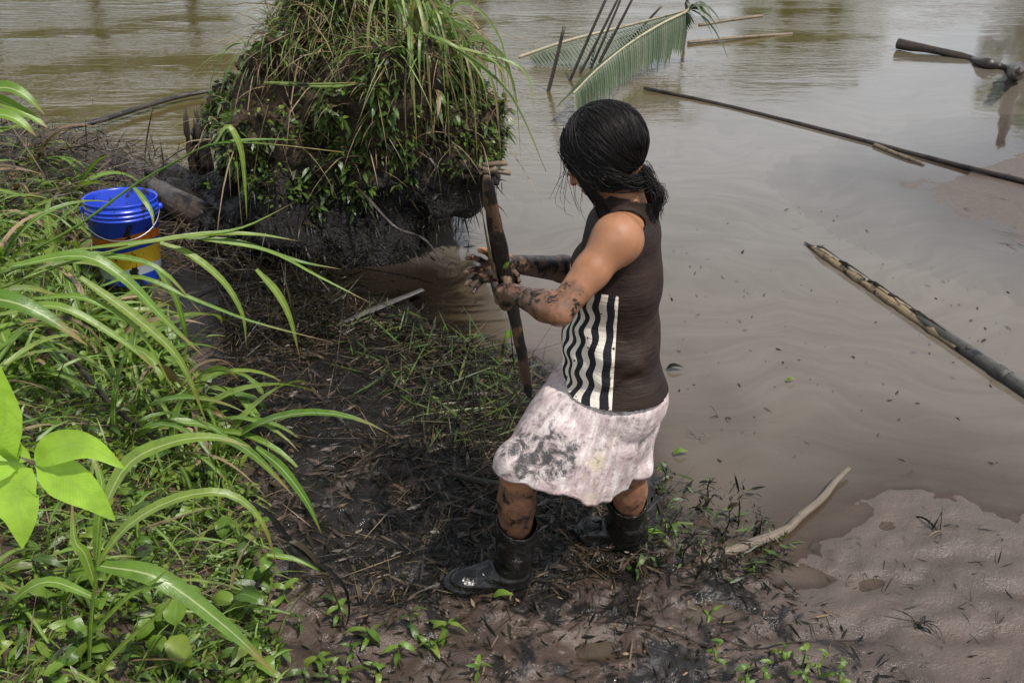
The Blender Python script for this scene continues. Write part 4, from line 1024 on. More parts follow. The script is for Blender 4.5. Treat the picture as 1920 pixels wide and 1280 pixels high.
# ================================================================== THE WOMAN
Ynear, Yc, Yfar = 1.95, 2.09, 2.23
def vb(x): return np.array(x, float)
pelvis = UY(1146, 745, Yc); waist = UY(1146, 640, Yc); chest = UY(1160, 510, Yc); upch = UY(1168, 440, Yc)
neckb = UY(1170, 392, Yc); hc = UY(1127, 283, Yc + .01)
shN = UY(1158, 447, 1.965); shF = UY(1150, 432, 2.225)
elN = UY(1049, 583, 1.875); wrN = UY(962, 550, 1.985)
elF = UY(1092, 508, 2.30); wrF = UY(952, 494, 2.10)
hipN = UY(1140, 765, 2.00); hipF = UY(1155, 765, 2.18)
knN = UY(975, 868, 1.935); anN = UY(960, 1068, 1.975)
knF = UY(1180, 872, 2.10); anF = UY(1178, 1005, 2.165)
woman_base = np.array([anN[0] * .5 + anF[0] * .5, 2.07, 0.02])
WB = tuple(woman_base)
wom = empty('person', WB, 'woman in brown sleeveless top, muddy pale skirt and black rubber boots, bowed over a stake', 'person')

def nrm(v): v = np.asarray(v, float); return v / np.linalg.norm(v)
# head frame: F forward (nose), U up (crown), S to her left (towards the camera)
F_ = nrm((-.80, .22, -.56)); S_ = nrm(np.cross([0, 0, 1], F_) + [0.06, 0, .02]); S_ = nrm(S_ - F_ * (S_ @ F_)); U_ = np.cross(F_, S_)
HM = np.column_stack([F_, S_, U_])
def H(f, s, u): return hc + F_ * f + S_ * s + U_ * u

F = Field((-.30, 1.75, -.02), (.45, 2.45, 1.50), .0042)
# torso
F.cone(pelvis, waist, .118, .100, .03, ((0, 1, 0), 1.25))
F.cone(waist, chest, .098, .098, .03, ((0, 1, 0), 1.3))
F.cone(chest, upch, .098, .082, .03, ((0, 1, 0), 1.35))
F.cone(upch, neckb, .07, .048, .04)
F.cone(shN + (upch - shN) * .15, shF + (upch - shF) * .15, .047, .047, .05)
F.ell(chest + [-.055, -.06, -.01], (.05, .055, .06), k=.03); F.ell(chest + [-.055, .06, -.01], (.05, .055, .06), k=.03)
F.ell(hipN + [.05, .0, .03], (.085, .08, .09), k=.05); F.ell(hipF + [.05, 0, .03], (.085, .08, .09), k=.05)
# neck and head
F.cone(neckb, H(-.03, 0, -.06), .046, .045, .025)
F.ell(H(-.012, 0, .012), (.088, .070, .082), HM, .01)
F.ell(H(.030, 0, -.035), (.055, .054, .060), HM, .02)
F.cone(H(.068, 0, -.092), H(.058, 0, -.092), .016, .018, .02)                 # chin
F.cone(H(.055, .012, -.09), H(-.012, .052, -.055), .018, .016, .02); F.cone(H(.055, -.012, -.09), H(-.012, -.052, -.055), .018, .016, .02)
F.ell(H(.060, .030, -.035), (.022, .024, .020), HM, .015); F.ell(H(.060, -.030, -.035), (.022, .024, .020), HM, .015)  # cheeks
F.cone(H(.082, 0, .000), H(.100, 0, -.034), .0065, .0095, .008)              # nose
F.ell(H(.088, .010, -.036), (.009, .007, .006), HM, .005); F.ell(H(.088, -.010, -.036), (.009, .007, .006), HM, .005)
F.cone(H(.077, .034, .012), H(.083, .008, .010), .007, .007, .008); F.cone(H(.077, -.034, .012), H(.083, -.008, .010), .007, .007, .008)   # brow
F.ell(H(.082, .027, -.004), (.010, .015, .008), HM, .006, cut=False); F.ell(H(.082, -.027, -.004), (.010, .015, .008), HM, .006)
F.cone(H(.084, .016, -.060), H(.086, -.016, -.060), .0055, .0055, .004); F.cone(H(.082, .014, -.070), H(.082, -.014, -.070), .006, .006, .004)  # lips
for s_ in (1, -1):
    F.ell(H(.002, s_ * .077, -.034), (.013, .011, .022), HM, .006); F.ell(H(.005, s_ * .089, -.030), (.007, .008, .013), HM, .002, cut=True)
# near arm
def limb(a, b, ra, rm, rb, tm=.4, k=.015):
    m = a + (b - a) * tm
    F.cone(a, m, ra, rm, k); F.cone(m, b, rm, rb, k)
limb(shN, elN, .048, .0425, .033, .45); F.ell(shN + [-.004, .0, -.004], (.056, .052, .058), k=.03)
limb(elN, wrN, .034, .037, .0215, .28)
limb(shF, elF, .050, .042, .033); limb(elF, wrF, .033, .036, .022, .28)
# stake axis she holds
st0 = UY(993, 745, 2.20); st1 = UY(912, 330, 1.93)
sd = nrm(st1 - st0)
def on_stake(py):
    lo, hi = 0, 1
    best = min(np.linspace(0, 1, 400), key=lambda t: abs((640 - (lambda q: (((q[2] - CAM_H) * cP + q[1] * sP) / (q[1] * cP - (q[2] - CAM_H) * sP)) * FPX)(st0 + (st1 - st0) * t)) - py))
    return st0 + (st1 - st0) * best
# near hand: fist closed round the stake, palm on its far/right side
gc = on_stake(540)
yv = np.array([0, 1.0, 0]); 
axv = sd                                        # along the stake, up
outv = nrm(wrN - gc); outv = nrm(outv - axv * (outv @ axv))    # towards the wrist
sidev = np.cross(axv, outv)                     # points along one side of the stake
if sidev[1] > 0: sidev = -sidev                 # towards the camera
Rst = .020
def hp(u, o, s): return gc + axv * u + outv * o + sidev * s
palm = hp(0, .028, .016)
F.cone(wrN, hp(.002, .040, .012), .021, .019, .012, (axv, 1.15))
F.cone(hp(.026, .028, .020), hp(-.026, .028, .018), .017, .016, .012)
F.cone(hp(.020, .018, .026), hp(-.022, .016, .026), .013, .012, .010)
for i, (u, r) in enumerate(((.031, .0088), (.011, .0092), (-.010, .0088), (-.029, .0078))):   # index to little finger, wrapped round the front
    a = hp(u, .006, .033); b = hp(u - .002, -.024, .027); c = hp(u - .003, -.036, .000); d = hp(u - .003, -.022, -.024); e = hp(u - .002, -.004, -.030)
    F.cone(a, b, r * 1.15, r * 1.08, .004); F.cone(b, c, r * 1.05, r, .003); F.cone(c, d, r, r * .92, .003); F.cone(d, e, r * .9, r * .8, .003)
F.cone(hp(.022, .036, .010), hp(.044, .018, .000), .0125, .0105, .008); F.cone(hp(.044, .018, .0), hp(.050, -.008, .012), .0105, .0098, .003); F.cone(hp(.050, -.008, .012), hp(.046, -.026, .018), .0095, .0075, .003)
# far hand: open, reaching past the stake, palm toward the camera
def fp(px, py, Y): return UY(px, py, Y)
F.cone(wrF, fp(925, 500, 2.085), .022, .023, .012, ((0, 1, 0), .8))
F.cone(fp(938, 498, 2.09), fp(913, 506, 2.075), .024, .024, .012, ((0, 1, 0), .55)); F.cone(fp(925, 518, 2.08), fp(908, 520, 2.07), .017, .015, .012, ((0, 1, 0), .6))
for pts, r in (([(912, 494, 2.07), (898, 486, 2.05), (886, 482, 2.035), (876, 484, 2.02)], .0086),
               ([(908, 505, 2.07), (892, 504, 2.045), (880, 506, 2.03), (873, 511, 2.015)], .0088),
               ([(906, 515, 2.07), (892, 519, 2.045), (881, 525, 2.03), (875, 533, 2.02)], .0084),
               ([(908, 524, 2.07), (898, 532, 2.05), (891, 541, 2.04), (888, 548, 2.03)], .0076),
               ([(925, 488, 2.08), (918, 476, 2.05), (908, 470, 2.03), (900, 469, 2.02)], .0095)):
    q = [fp(*p) for p in pts]
    for m in range(3): F.cone(q[m], q[m + 1], r * (1 - .07 * m), r * (.94 - .07 * m), .004)
# legs
limb(hipN, knN, .088, .072, .054, .5, .03); limb(knN, anN, .050, .053, .034, .33)
F.ell(knN + [-.012, -.012, .0], (.040, .040, .045), k=.02)
limb(hipF, knF, .086, .070, .054, .5, .03); limb(knF, anF, .050, .052, .034, .33)
for an, tx in ((anN, -1), (anF, -1)):
    F.cone(an, an + [-.10, -.01, -.035], .034, .024, .02)
BV, BF = F.surface(); BV = relax(BV, BF, 1, .45)

def mask_cap(V, a, b, r, soft):
    ab = b - a; t = np.clip(((V - a) @ ab) / (ab @ ab), 0, 1); d = np.linalg.norm(V - a - ab * t[:, None], axis=1); return sstep(r + soft, r, d)
mud = np.zeros(len(BV))
mud = np.maximum(mud, .72 * mask_cap(BV, wrN + (elN - wrN) * .15, gc, .055, .03))
mud = np.maximum(mud, .74 * mask_cap(BV, wrN, elN, .05, .03) * (1 - .3 * sstep(.55, 1, ((BV - wrN) @ (elN - wrN)) / ((elN - wrN) @ (elN - wrN)))))
mud = np.maximum(mud, mask_cap(BV, wrF, fp(890, 510, 2.04), .06, .03) * .8); mud = np.maximum(mud, .74 * mask_cap(BV, wrF, wrF + (elF - wrF) * .6, .04, .03))
mud = np.maximum(mud, .52 * mask_cap(BV, elN, elN + (shN - elN) * .18, .045, .02)); mud = np.maximum(mud, + .62 * mask_cap(BV, knN + (anN - knN) * .25, anN, .06, .03)); mud = np.maximum(mud, .5 * mask_cap(BV, knF, anF, .07, .02))

t = NT('skin'); p = t.pos()
n = t.noise(55, 3, .5, vec=p); nb = t.noise(16, 3, .6, vec=p)
col = t.mix(t.rng(nb, .3, .7), (.25, .112, .055), (.31, .150, .080))
col = t.mix(t.rng(n, .4, .75, 0, .25), col, (.24, .09, .045))
md = t.attr('mud')
film = t.rng(t.math('ADD', t.noise(24, 6, .7, vec=t.map(p, (1, 1, 1.0))), t.math('MULTIPLY', md, .55)), .60, .98)
col = t.mix(t.math('MULTIPLY', film, .85), col, (.075, .045, .035))
blk = t.rng(t.math('ADD', t.noise(36, 7, .72, vec=p, dist=.4), t.math('MULTIPLY', md, .30)), .715, .765)
col = t.mix(blk, col, (.012, .010, .009))
h_ = t.math('ADD', t.math('MULTIPLY', t.noise(420, 2, .6, vec=p), .25), t.math('ADD', blk, t.math('MULTIPLY', t.noise(70, 3, vec=p), .5)))
M['skin'] = t.fin(col, t.math('SUBTRACT', t.rng(nb, .3, .7, .46, .62), t.math('MULTIPLY', md, .20)), t.bump(h_, .35, .0025), Subsurface_Weight=.10, Specular_IOR_Level=.38, Subsurface_Scale=.012)
t.b.inputs['Subsurface Radius'].default_value = (1, .35, .2)
link('body', mesh('body', BV - WB, BF, M['skin'], True, None, {'mud': mud}), wom)
# fingernails on the open hand are lost in the mud; eyes are closed to slits under the hair
for s_ in (1, -1):
    P = np.array([H(.0905, s_ * (.027 + .012 * math.cos(a)), -.005 + .003 * math.sin(a)) for a in np.linspace(math.pi, 0, 7)])
    mb = MB(); mb.add(*tube(P, .0011, 5)); mb.V = [v - WB for v in mb.V]; link('eyelashes', mb.mesh('eyelashes', M['oily']), wom)

def samp(Fd, P):
    q = (P - Fd.lo) / Fd.h; q = np.clip(q, 0, Fd.n - 1.001); i0 = q.astype(int); f = q - i0; o = 0
    for a in (0, 1):
        for b in (0, 1):
            for c in (0, 1):
                o = o + Fd.D[i0[..., 0] + a, i0[..., 1] + b, i0[..., 2] + c] * (f[..., 0] if a else 1 - f[..., 0]) * (f[..., 1] if b else 1 - f[..., 1]) * (f[..., 2] if c else 1 - f[..., 2])
    return o
# ---------------- sleeveless top
hem = pelvis[2] + .080
G = Field((-.16, 1.82, .46), (.42, 2.40, 1.30), .0045)
G.cone(pelvis + [0, 0, -.06], waist, .140, .122, .04, ((0, 1, 0), 1.25))
G.cone(waist, chest, .118, .106, .04, ((0, 1, 0), 1.28))
G.cone(chest, upch, .106, .090, .03, ((0, 1, 0), 1.35))
G.cone(upch, neckb, .080, .056, .04)
G.cone(shN + (upch - shN) * .32, shF + (upch - shF) * .32, .055, .055, .05)
G.ell(chest + [-.055, -.06, -.01], (.056, .062, .066), k=.03); G.ell(chest + [-.055, .06, -.01], (.056, .062, .066), k=.03)
G.cone(neckb + [.004, 0, -.01], H(-.050, 0, -.085), .060, .060, .02)
X, Y, Z = G.grid()
am = sstep(.95, .72, Z)
G.D = G.D + (.0022 * np.sin(Z * 80 + 4 * np.sin(X * 17 + Y * 9) + Y * 24 + 5 * np.sin(Y * 15)) * (vnoise3(X * 7, Y * 7, Z * 9) + .5) * am * sstep(.55, .75, Z) + .013 * vnoise3(X * 12, Y * 12, Z * 16) + .0028 * np.sin((X * .55 + Z) * 70 + 6 * vnoise3(X * 6, Y * 6, Z * 6) * 2) * sstep(1.0, .75, Z) * sstep(.02, .14, X) + .004 * np.sin(np.arctan2(Y - Yc, X - pelvis[0]) * 11 + Z * 8) * sstep(.85, .62, Z)).astype(np.float32)
bodyd = samp(F, np.stack([X, Y, Z], -1)) - .0
lo_ = sstep(.86, .80, Z)
G.D = np.where(lo_ > 0, np.minimum(G.D, bodyd - .013 - .010 * sstep(.80, .64, Z) + (1 - lo_) * .05), G.D).astype(np.float32)
TV, TF = G.surface()
# openings: hem, collar, armholes
hz_ = hem + .035 * sstep(.25, -.02, TV[:, 0]) * 0 + .004 * np.sin(TV[:, 0] * 14 + 1) 
k1 = TV[:, 2] > hz_
arN = nrm(np.array([-.35, -1, .05])); c_ = shN
dN = TV - shN; perp = dN - np.outer(dN @ arN, arN)
axz = nrm(np.array([.35, 0, 1.0])); axx = np.cross(axz, arN)
aN = ((perp @ axz + .004) / .070) ** 2 + ((perp @ axx) / .050) ** 2
dF = TV - shF; aF = (dF[:, 2] / .062) ** 2 + (dF[:, 0] / .055) ** 2
k2 = ~((TV[:, 1] < Yc - .075) & (aN < 1)) & ~((TV[:, 1] > Yc + .075) & (aF < 1))
nk = nrm(H(-.045, 0, -.085) - neckb); k3 = (TV - neckb) @ nk < .052 + .006 * np.sin(TV[:, 1] * 60)
k4 = ~((TV[:, 2] < hem + .03) & (np.hypot(TV[:, 0] - pelvis[0], (TV[:, 1] - Yc) / 1.25) < .08))
TV2, TF2, _ = keep(TV, TF, k1 & k2 & k3)
TV2 = relax(TV2, TF2, 4, .5)
ang = np.arctan2(TV2[:, 1] - Yc, -(TV2[:, 0] - (pelvis[0] + .0)))        # 0 at the front, negative toward the camera
seam = -(1.50 + .05 * (TV2[:, 2] - .9)); top = TV2[:, 2]
t = NT('top_fabric'); p = t.pos()
a_ = t.attr('ang'); zt = t.attr('ht')
nn = t.noise(12, 5, .6, vec=p)
brown = t.mix(t.rng(nn, .3, .7), (.011, .006, .005), (.025, .013, .009))
brown = t.mix(t.rng(t.noise(4.5, 4, .55, vec=t.map(p, loc=(3, 1, 2))), .56, .72, 0, .7), brown, (.045, .025, .014))
wv2 = t.math('MULTIPLY', t.math('SINE', t.math('ADD', t.math('MULTIPLY', zt, 105.0), t.math('MULTIPLY', a_, 6.0))), t.rng(a_, -.7, -1.40, .045, .008))
st_ = t.math('FRACT', t.math('MULTIPLY', t.math('ADD', a_, wv2), 3.9))
wht = t.mix(t.rng(nn, .35, .65), (.58, .50, .42), (.72, .66, .57)); wht = t.mix(t.rng(t.noise(60, 3, vec=p), .66, .70), wht, (.03, .025, .02))
strp = t.mix(t.math('GREATER_THAN', st_, .50), wht, (.012, .012, .016))
front = t.math('GREATER_THAN', a_, -1.46)
low = t.math('LESS_THAN', zt, .985)
pm = t.math('MULTIPLY', front, low)
col = t.mix(pm, brown, strp)
weave = t.math('ADD', t.noise(320, 2, vec=p), t.math('MULTIPLY', t.math('MULTIPLY', t.noise(1.0, 5, .6, vec=t.map(p, (9, 9, 62)), dist=.6), t.rng(t.sep(p)[2], 1.12, .85, .3, 1.0)), 5.0))
M['top'] = t.fin(col, t.rng(nn, .3, .7, .55, .75), t.bump(t.math('ADD', weave, t.math('MULTIPLY', nn, 3.0)), .5, .003), Specular_IOR_Level=.22)
tp = link('sleeveless_top', mesh('sleeveless_top', TV2 - WB, TF2, M['top'], True, None, {'ang': ang, 'ht': top}), wom)
md_ = tp.modifiers.new('thickness', 'SOLIDIFY'); md_.thickness = .0035; md_.offset = -1

# ---------------- skirt: rings from the waist to the hem, draped over the forward thigh
na, nr_ = 220, 60
th = np.linspace(0, 2 * math.pi, na, endpoint=False)      # 0 = front (-X), pi/2 = toward the camera (-Y)
def hemring():
    ctl = [  # angle, pixel x, pixel y, Y  (visible hem), hidden side given by place
        (0.0, UY(940, 862, 2.02)), (.35, UY(936, 872, 1.92)), (.8, UY(1002, 918, 1.845)), (1.25, UY(1062, 928, 1.83)), (1.75, UY(1112, 950, 1.86)), (2.2, UY(1158, 928, 1.93)),
        (2.7, UY(1190, 890, 2.06)), (3.3, UY(1212, 846, 2.22)), (4.0, UY(1165, 850, 2.33)), (4.8, UY(1070, 850, 2.31)), (5.6, UY(975, 850, 2.20))]
    A = np.array([c[0] for c in ctl] + [ctl[0][0] + 2 * math.pi]); Pp = np.array([c[1] for c in ctl] + [ctl[0][1]])
    A3 = np.concatenate([A[:-1] - 2 * math.pi, A[:-1], A[:-1] + 2 * math.pi]); P3 = np.concatenate([Pp[:-1]] * 3)
    o = np.stack([np.interp(th, A3, P3[:, d]) for d in range(3)], 1)
    for _ in range(7): o = .25 * np.roll(o, 1, 0) + .5 * o + .25 * np.roll(o, -1, 0)
    return o
HR = hemring()
wc = pelvis + [0, 0, .135]
WR = np.stack([wc[0] - .112 * np.cos(th), wc[1] - .140 * np.sin(th), np.full(na, wc[2])], 1)
SV = []
for i in range(nr_):
    s_ = i / (nr_ - 1)
    hipout = .022 * math.sin(math.pi * min(1, s_ * 1.3)) 
    lin = WR * (1 - s_) + HR * s_
    rad = np.stack([-np.cos(th), -np.sin(th), 0 * th], 1)
    bulge = (.016 * math.sin(math.pi * s_)) * (np.cos(th - .25).clip(0) ** 2 * .9 + np.cos(th - 3.0).clip(0) * 1.5 + .35)
    fold = (.0100 * (np.abs(np.sin(th * 6.5 + 1.2 * s_ + .8 * np.sin(th * 3))) ** .7 * 1.3 - .8) + .0035 * np.sin(th * 27 + 4 * s_ * np.cos(th * 2))) * (.15 + s_) * (1 - .75 * np.exp(-((th - .35) / .8) ** 2))
    crease = .010 * fbm(np.cos(th) * 2.2 + 5, np.sin(th) * 2.2 + s_ * 3.5, 1.5, 4)
    SV.append(lin + rad * (bulge + fold + crease)[:, None])
SV = np.array(SV)
for it_ in range(14):                      # the waistband stays inside the top
    dg = samp(G, SV); zz_ = (SV[..., 2] > hem - .012)
    SV = SV - np.stack([-np.cos(th), -np.sin(th), 0 * th], 1)[None] * (np.clip(dg + .008, 0, .01) * zz_)[..., None]
rad0 = np.stack([-np.cos(th), -np.sin(th), -.15 + 0 * th], 1)[None]
for it_ in range(40):
    d = samp(F, SV); m_ = np.maximum(0, .010 - d) * (SV[..., 2] < hem - .010); m_ = np.maximum(m_, np.maximum(0, .003 - d))
    off = np.minimum(m_, .012); top_ = SV[..., 2] > hem - .005
    for _ in range(2): off = np.maximum(off, .25 * (np.roll(off, 1, 1) + np.roll(off, -1, 1) + np.vstack([off[1:], off[-1:]]) + np.vstack([off[:1], off[:-1]])) * ~top_)
    SV = SV + rad0 * off[..., None]
for it_ in range(3): SV[1:-1] = SV[1:-1] * .5 + .125 * (np.roll(SV, 1, 1)[1:-1] + np.roll(SV, -1, 1)[1:-1] + SV[2:] + SV[:-2])
i = np.arange(nr_ - 1)[:, None] * na; j = np.arange(na); k = (j + 1) % na
SQ = np.stack([i + j, i + k, i + na + k, i + na + j], -1).reshape(-1, 4)
suv = np.stack([np.tile(th / 6.2832, nr_), np.repeat(np.linspace(0, 1, nr_), na)], 1)
gu, gv = suv[:, 0] * 6.2832, suv[:, 1]
grime = np.exp(-((gu - .75) / .45) ** 2 - ((gv - .72) / .26) ** 2) + .35 * np.exp(-((gu - 1.3) / .8) ** 2 - ((gv - .5) / .4) ** 2)
t = NT('skirt_fabric'); p = t.pos(); u = t.uv(); us = t.sep(u)
n1 = t.noise(11, 6, .68, vec=p, dist=.8); n2 = t.noise(46, 5, .65, vec=p)
vst = t.noise(1.0, 4, .6, vec=t.map(u, (80, 3.5, 1)))
base = t.mix(t.rng(vst, .35, .65), (.40, .32, .31), (.60, .54, .52)); base = t.mix(t.rng(n1, .42, .66, 0, .7), base, (.34, .235, .245))
base = t.mix(t.rng(n2, .52, .66, 0, .7), base, (.16, .12, .12))
base = t.mix(t.rng(t.noise(7, 4, .6, vec=t.map(p, loc=(5, 0, 0))), .58, .7, 0, .55), base, (.50, .44, .26))
g_ = t.attr('grime')
bk_ = t.rng(t.math('ADD', t.noise(24, 9, .80, vec=p, dist=.5), t.math('MULTIPLY', g_, .20)), .60, .74)
base = t.mix(t.math('MULTIPLY', bk_, .92), base, (.022, .022, .024))
hm = t.rng(us[1], .975, .99, 0, .4); base = t.mix(hm, base, (.2, .12, .12))
M['skirt'] = t.fin(base, .6, t.bump(t.math('ADD', t.math('ADD', n2, t.math('MULTIPLY', n1, 2.5)), t.math('MULTIPLY', t.noise(9, 3, .5, vec=p, dist=1.5), 3.0)), .6, .004))
sk = link('skirt', mesh('skirt', SV.reshape(-1, 3) - WB, SQ, M['skirt'], True, suv, {'grime': grime}), wom)
md_ = sk.modifiers.new('thickness', 'SOLIDIFY'); md_.thickness = .003; md_.offset = -1

# ---------------- rubber boots
t = NT('black_rubber'); p = t.pos()
n = t.noise(13, 5, .65, vec=p); sm_ = t.rng(t.noise(24, 6, .7, vec=p, dist=.6), .54, .68)
dirt = t.math('MULTIPLY', sm_, .65)
col = t.mix(dirt, (.006, .006, .006), (.050, .038, .030))
M['rubber'] = t.fin(col, t.math('ADD', t.math('MULTIPLY', dirt, .42), .11), t.bump(t.math('ADD', t.math('ADD', n, sm_), t.math('MULTIPLY', t.noise(38, 4, .6, vec=p), .8)), .7, .010))
def boot(kn, an, ftop, toe, heelz, label=None):
    B = Field(np.minimum(np.minimum(kn, an), toe) - [.12, .12, .15], np.maximum(np.maximum(kn, an), toe) + [.14, .12, .10], .0042)
    topp = ftop; ax = nrm(topp - an)
    m = an + (topp - an) * .45
    B.cone(an, m, .050, .056, .01); B.cone(m, topp + ax * .03, .056, .060, .01)
    sole = np.array([an[0], an[1], heelz])
    f = nrm((toe - sole) * [1, 1, 0])
    B.ell(sole + [0, 0, .045] - f * .012, (.048, .042, .045), k=.02)                    # heel
    B.cone(sole + f * .03 + [0, 0, .062], toe - f * .055 + [0, 0, .038], .046, .038, .03, (np.cross(f, [0, 0, 1]), 1.1))
    B.ell(toe - f * .045 + [0, 0, .036], (.055, .044, .036), np.column_stack([f, np.cross([0, 0, 1], f), [0, 0, 1]]), k=.02)
    for q, rr_ in ((sole - f * .02, .040), (toe - f * .05, .046)): pass
    B.cone(sole - f * .015 + [0, 0, .010], sole + f * .02 + [0, 0, .010], .046, .042, .004, ((0, 0, 1), .32))
    B.cone(sole + f * .05 + [0, 0, .012], toe - f * .045 + [0, 0, .012], .041, .050, .006, ((0, 0, 1), .32))
    X, Y, Z = B.grid(); s_ = ((X - an[0]) * ax[0] + (Y - an[1]) * ax[1] + (Z - an[2]) * ax[2])
    bend = np.exp(-((s_ - .01) / .05) ** 2)
    B.D = B.D + (.0022 * np.sin(s_ * 210 + X * 30 + 3 * np.sin(Y * 40)) * bend + .010 * vnoise3(X * 11, Y * 11, Z * 11) * sstep(-.02, .08, s_) + .0025 * (np.abs(s_ - (np.linalg.norm(topp - an) - .016)) < .010) * -1).astype(np.float32)
    V, Q = B.surface()
    L = np.linalg.norm(topp - an); sv = (V - an) @ ax
    tilt = L + .006 * np.sin(np.arctan2(V[:, 1] - topp[1], V[:, 0] - topp[0]) * 2 + 1)
    V, Q, _ = keep(V, Q, sv < tilt); V = relax(V, Q, 1, .4)
    o = link('boot', mesh('boot', V - WB, Q, M['rubber']), wom)
    md_ = o.modifiers.new('thickness', 'SOLIDIFY'); md_.thickness = .004; md_.offset = -1
    return o
toeN = UZ(836, 1118, .02); toeN[2] = 0
shf = UY(971, 980, 1.950)
boot(knN, anN, shf, np.array([toeN[0], toeN[1] + .0, .03]), .020)
toeF = UZ(1078, 1006, .02)
boot(knF, anF, UY(1176, 935, 2.13), np.array([toeF[0], toeF[1] - .02, .03]), .020)

# ---------------- hair
t = NT('black_hair'); r_ = t.attr('rnd'); us = t.sep(t.uv())
col = t.mix(r_, (.004, .0035, .0035), (.012, .009, .008))
M['hair'] = t.fin(col, t.math('ADD', .36, t.math('MULTIPLY', r_, .16)), None, Specular_IOR_Level=.22)
HF = Field(hc - .16, hc + .16, .0045)
HF.ell(H(-.014, 0, .014), (.094, .079, .087), HM, 0)
HF.ell(H(-.040, 0, -.038), (.047, .055, .050), HM, .02)
HV, HQ = HF.surface()
L = (HV - hc) @ HM
kk = ~((L[:, 0] > .035 + .5 * np.maximum(0, L[:, 2] - .02)) & (L[:, 2] < .058)) & ~((L[:, 2] < -.060) & (L[:, 0] > .005))
HV, HQ, _ = keep(HV, HQ, kk)
hcap = link('hair', mesh('hair', HV - WB, HQ, M['hair'], True, None, {'rnd': np.full(len(HV), .1)}), wom)
tie = H(-.062, .010, -.112)
rx = np.array([.099, .084, .093])
HC0 = np.array([-.014, 0, .012])
mb = MB(); RR = np.random.RandomState(5)
part = 0
dt_ = nrm(((tie - hc) @ HM - HC0) / rx)
def surf(D, lift): return hc + (HC0 + D * rx * lift) @ HM.T
n_ok = 0
while n_ok < 4600:
    d0 = nrm(RR.normal(0, 1, 3)); 
    if d0[2] < (-.92 if d0[0] < -.05 else -.55) or (d0[0] > .45 + .3 * max(0, d0[2]) and d0[2] < .62): continue     # not on the face
    n_ok += 1
    tt = np.linspace(0, 1, 12)[:, None]
    side = 1 if d0[1] > 0 else -1
    if RR.rand() < .62 or d0[0] < -.1:      # swept back to the tie
        end = nrm(dt_ + RR.normal(0, .10, 3)); om = math.acos(np.clip(d0 @ end, -1, 1)); e_ = 1.0
        sag = np.array([.0, side * .55 * (d0[2] > .2), -.25 * (d0[0] > 0)]) * math.sin(om / 2)
        D = (np.sin((1 - tt) * om) * d0 + np.sin(tt * om) * end) / max(math.sin(om), .08) + sag * np.sin(tt * math.pi)
    else:                                  # falling forward over the temple and the ear
        end = nrm([RR.uniform(.05, .75), side * .95, -RR.uniform(.35, .75)])
        D = d0 * (1 - tt) + end * tt + np.array([.15, side * .35, .1]) * np.sin(tt * math.pi)
    D = D / np.linalg.norm(D, axis=1)[:, None]
    lift = 1.01 + .05 * RR.rand() + .020 * math.sin(d0[1] * 17 + d0[0] * 9) + .03 * np.sin(tt * math.pi) * RR.rand()
    wob = RR.normal(0, .012, (12, 3)).cumsum(0) * .35
    P = surf(D + wob, lift)
    eo = (P - hc) @ HM - np.array([.004, .085, -.036]); de = np.hypot(eo[:, 0] / .020, eo[:, 2] / .030)
    if ((de < .9) & (eo[:, 1] > -.03)).any() and RR.rand() < .25: continue
    V, Q, T_, uv = tube(P, np.linspace(.0011, .0007, 12), 3, cap=False)
    mb.add(V, Q, None, uv, RR.rand())
mb.V = [v - WB for v in mb.V]
link('hair_strands', mb.mesh('hair_strands', M['hair']), hcap)
# loose strands falling over face, chin and away from the crown
mb = MB()
for q in range(16):
    side = 1 if RR.rand() < .7 else -1
    a = H(.075 + RR.uniform(-.03, .012), side * RR.uniform(.015, .062), RR.uniform(.035, .06))
    b = H(.080 + RR.uniform(-.03, .015), side * RR.uniform(.045, .078), RR.uniform(-.02, .02))
    Lg = RR.uniform(.01, .085)
    c = b + F_ * RR.uniform(-.03, .025) + np.array([RR.uniform(-.02, .01), -.01, -Lg])
    d = c + np.array([RR.uniform(-.01, .03), RR.uniform(-.02, .01), -RR.uniform(.005, .035)])
    V, Q, T_, uv = tube(spline([a, b, c, d], 12), np.linspace(.0009, .0004, 12), 3, cap=False); mb.add(V, Q, None, uv, RR.rand())
for q in range(520):     # hair drawn back over the ear and the nape to the tie
    sd_ = 1 if RR.rand() < .65 else -1
    a = H(RR.uniform(-.04, .055), sd_ * .080, RR.uniform(-.02, .03)); b = H(RR.uniform(-.03, .03), sd_ * RR.uniform(.078, .086), RR.uniform(-.07, -.03)); c = H(-.045 + RR.normal(0, .01), sd_ * RR.uniform(.02, .055), -.095 + RR.normal(0, .012))
    if RR.rand() < .3 and sd_ > 0 and abs(((b - hc) @ HM)[2] + .036) < .03 and abs(((b - hc) @ HM)[0] - .004) < .022: continue
    V, Q, T_, uv = tube(spline([a, b, c, tie + RR.normal(0, .006, 3)], 10), np.linspace(.0011, .0008, 10), 3, cap=False); mb.add(V, Q, None, uv, RR.rand())
for q in range(90):      # side hair in front of the ear
    a = H(RR.uniform(.03, .06), .072, RR.uniform(.0, .05)); b = H(RR.uniform(.034, .06), .082, RR.uniform(-.05, -.02)); c = H(RR.uniform(.03, .065), .072, -.085 - RR.uniform(0, .03)); d = c + np.array([RR.uniform(-.01, .02), 0, -RR.uniform(.0, .04)])
    V, Q, T_, uv = tube(spline([a, b, c, d], 10), np.linspace(.0009, .0004, 10), 3, cap=False); mb.add(V, Q, None, uv, RR.rand())
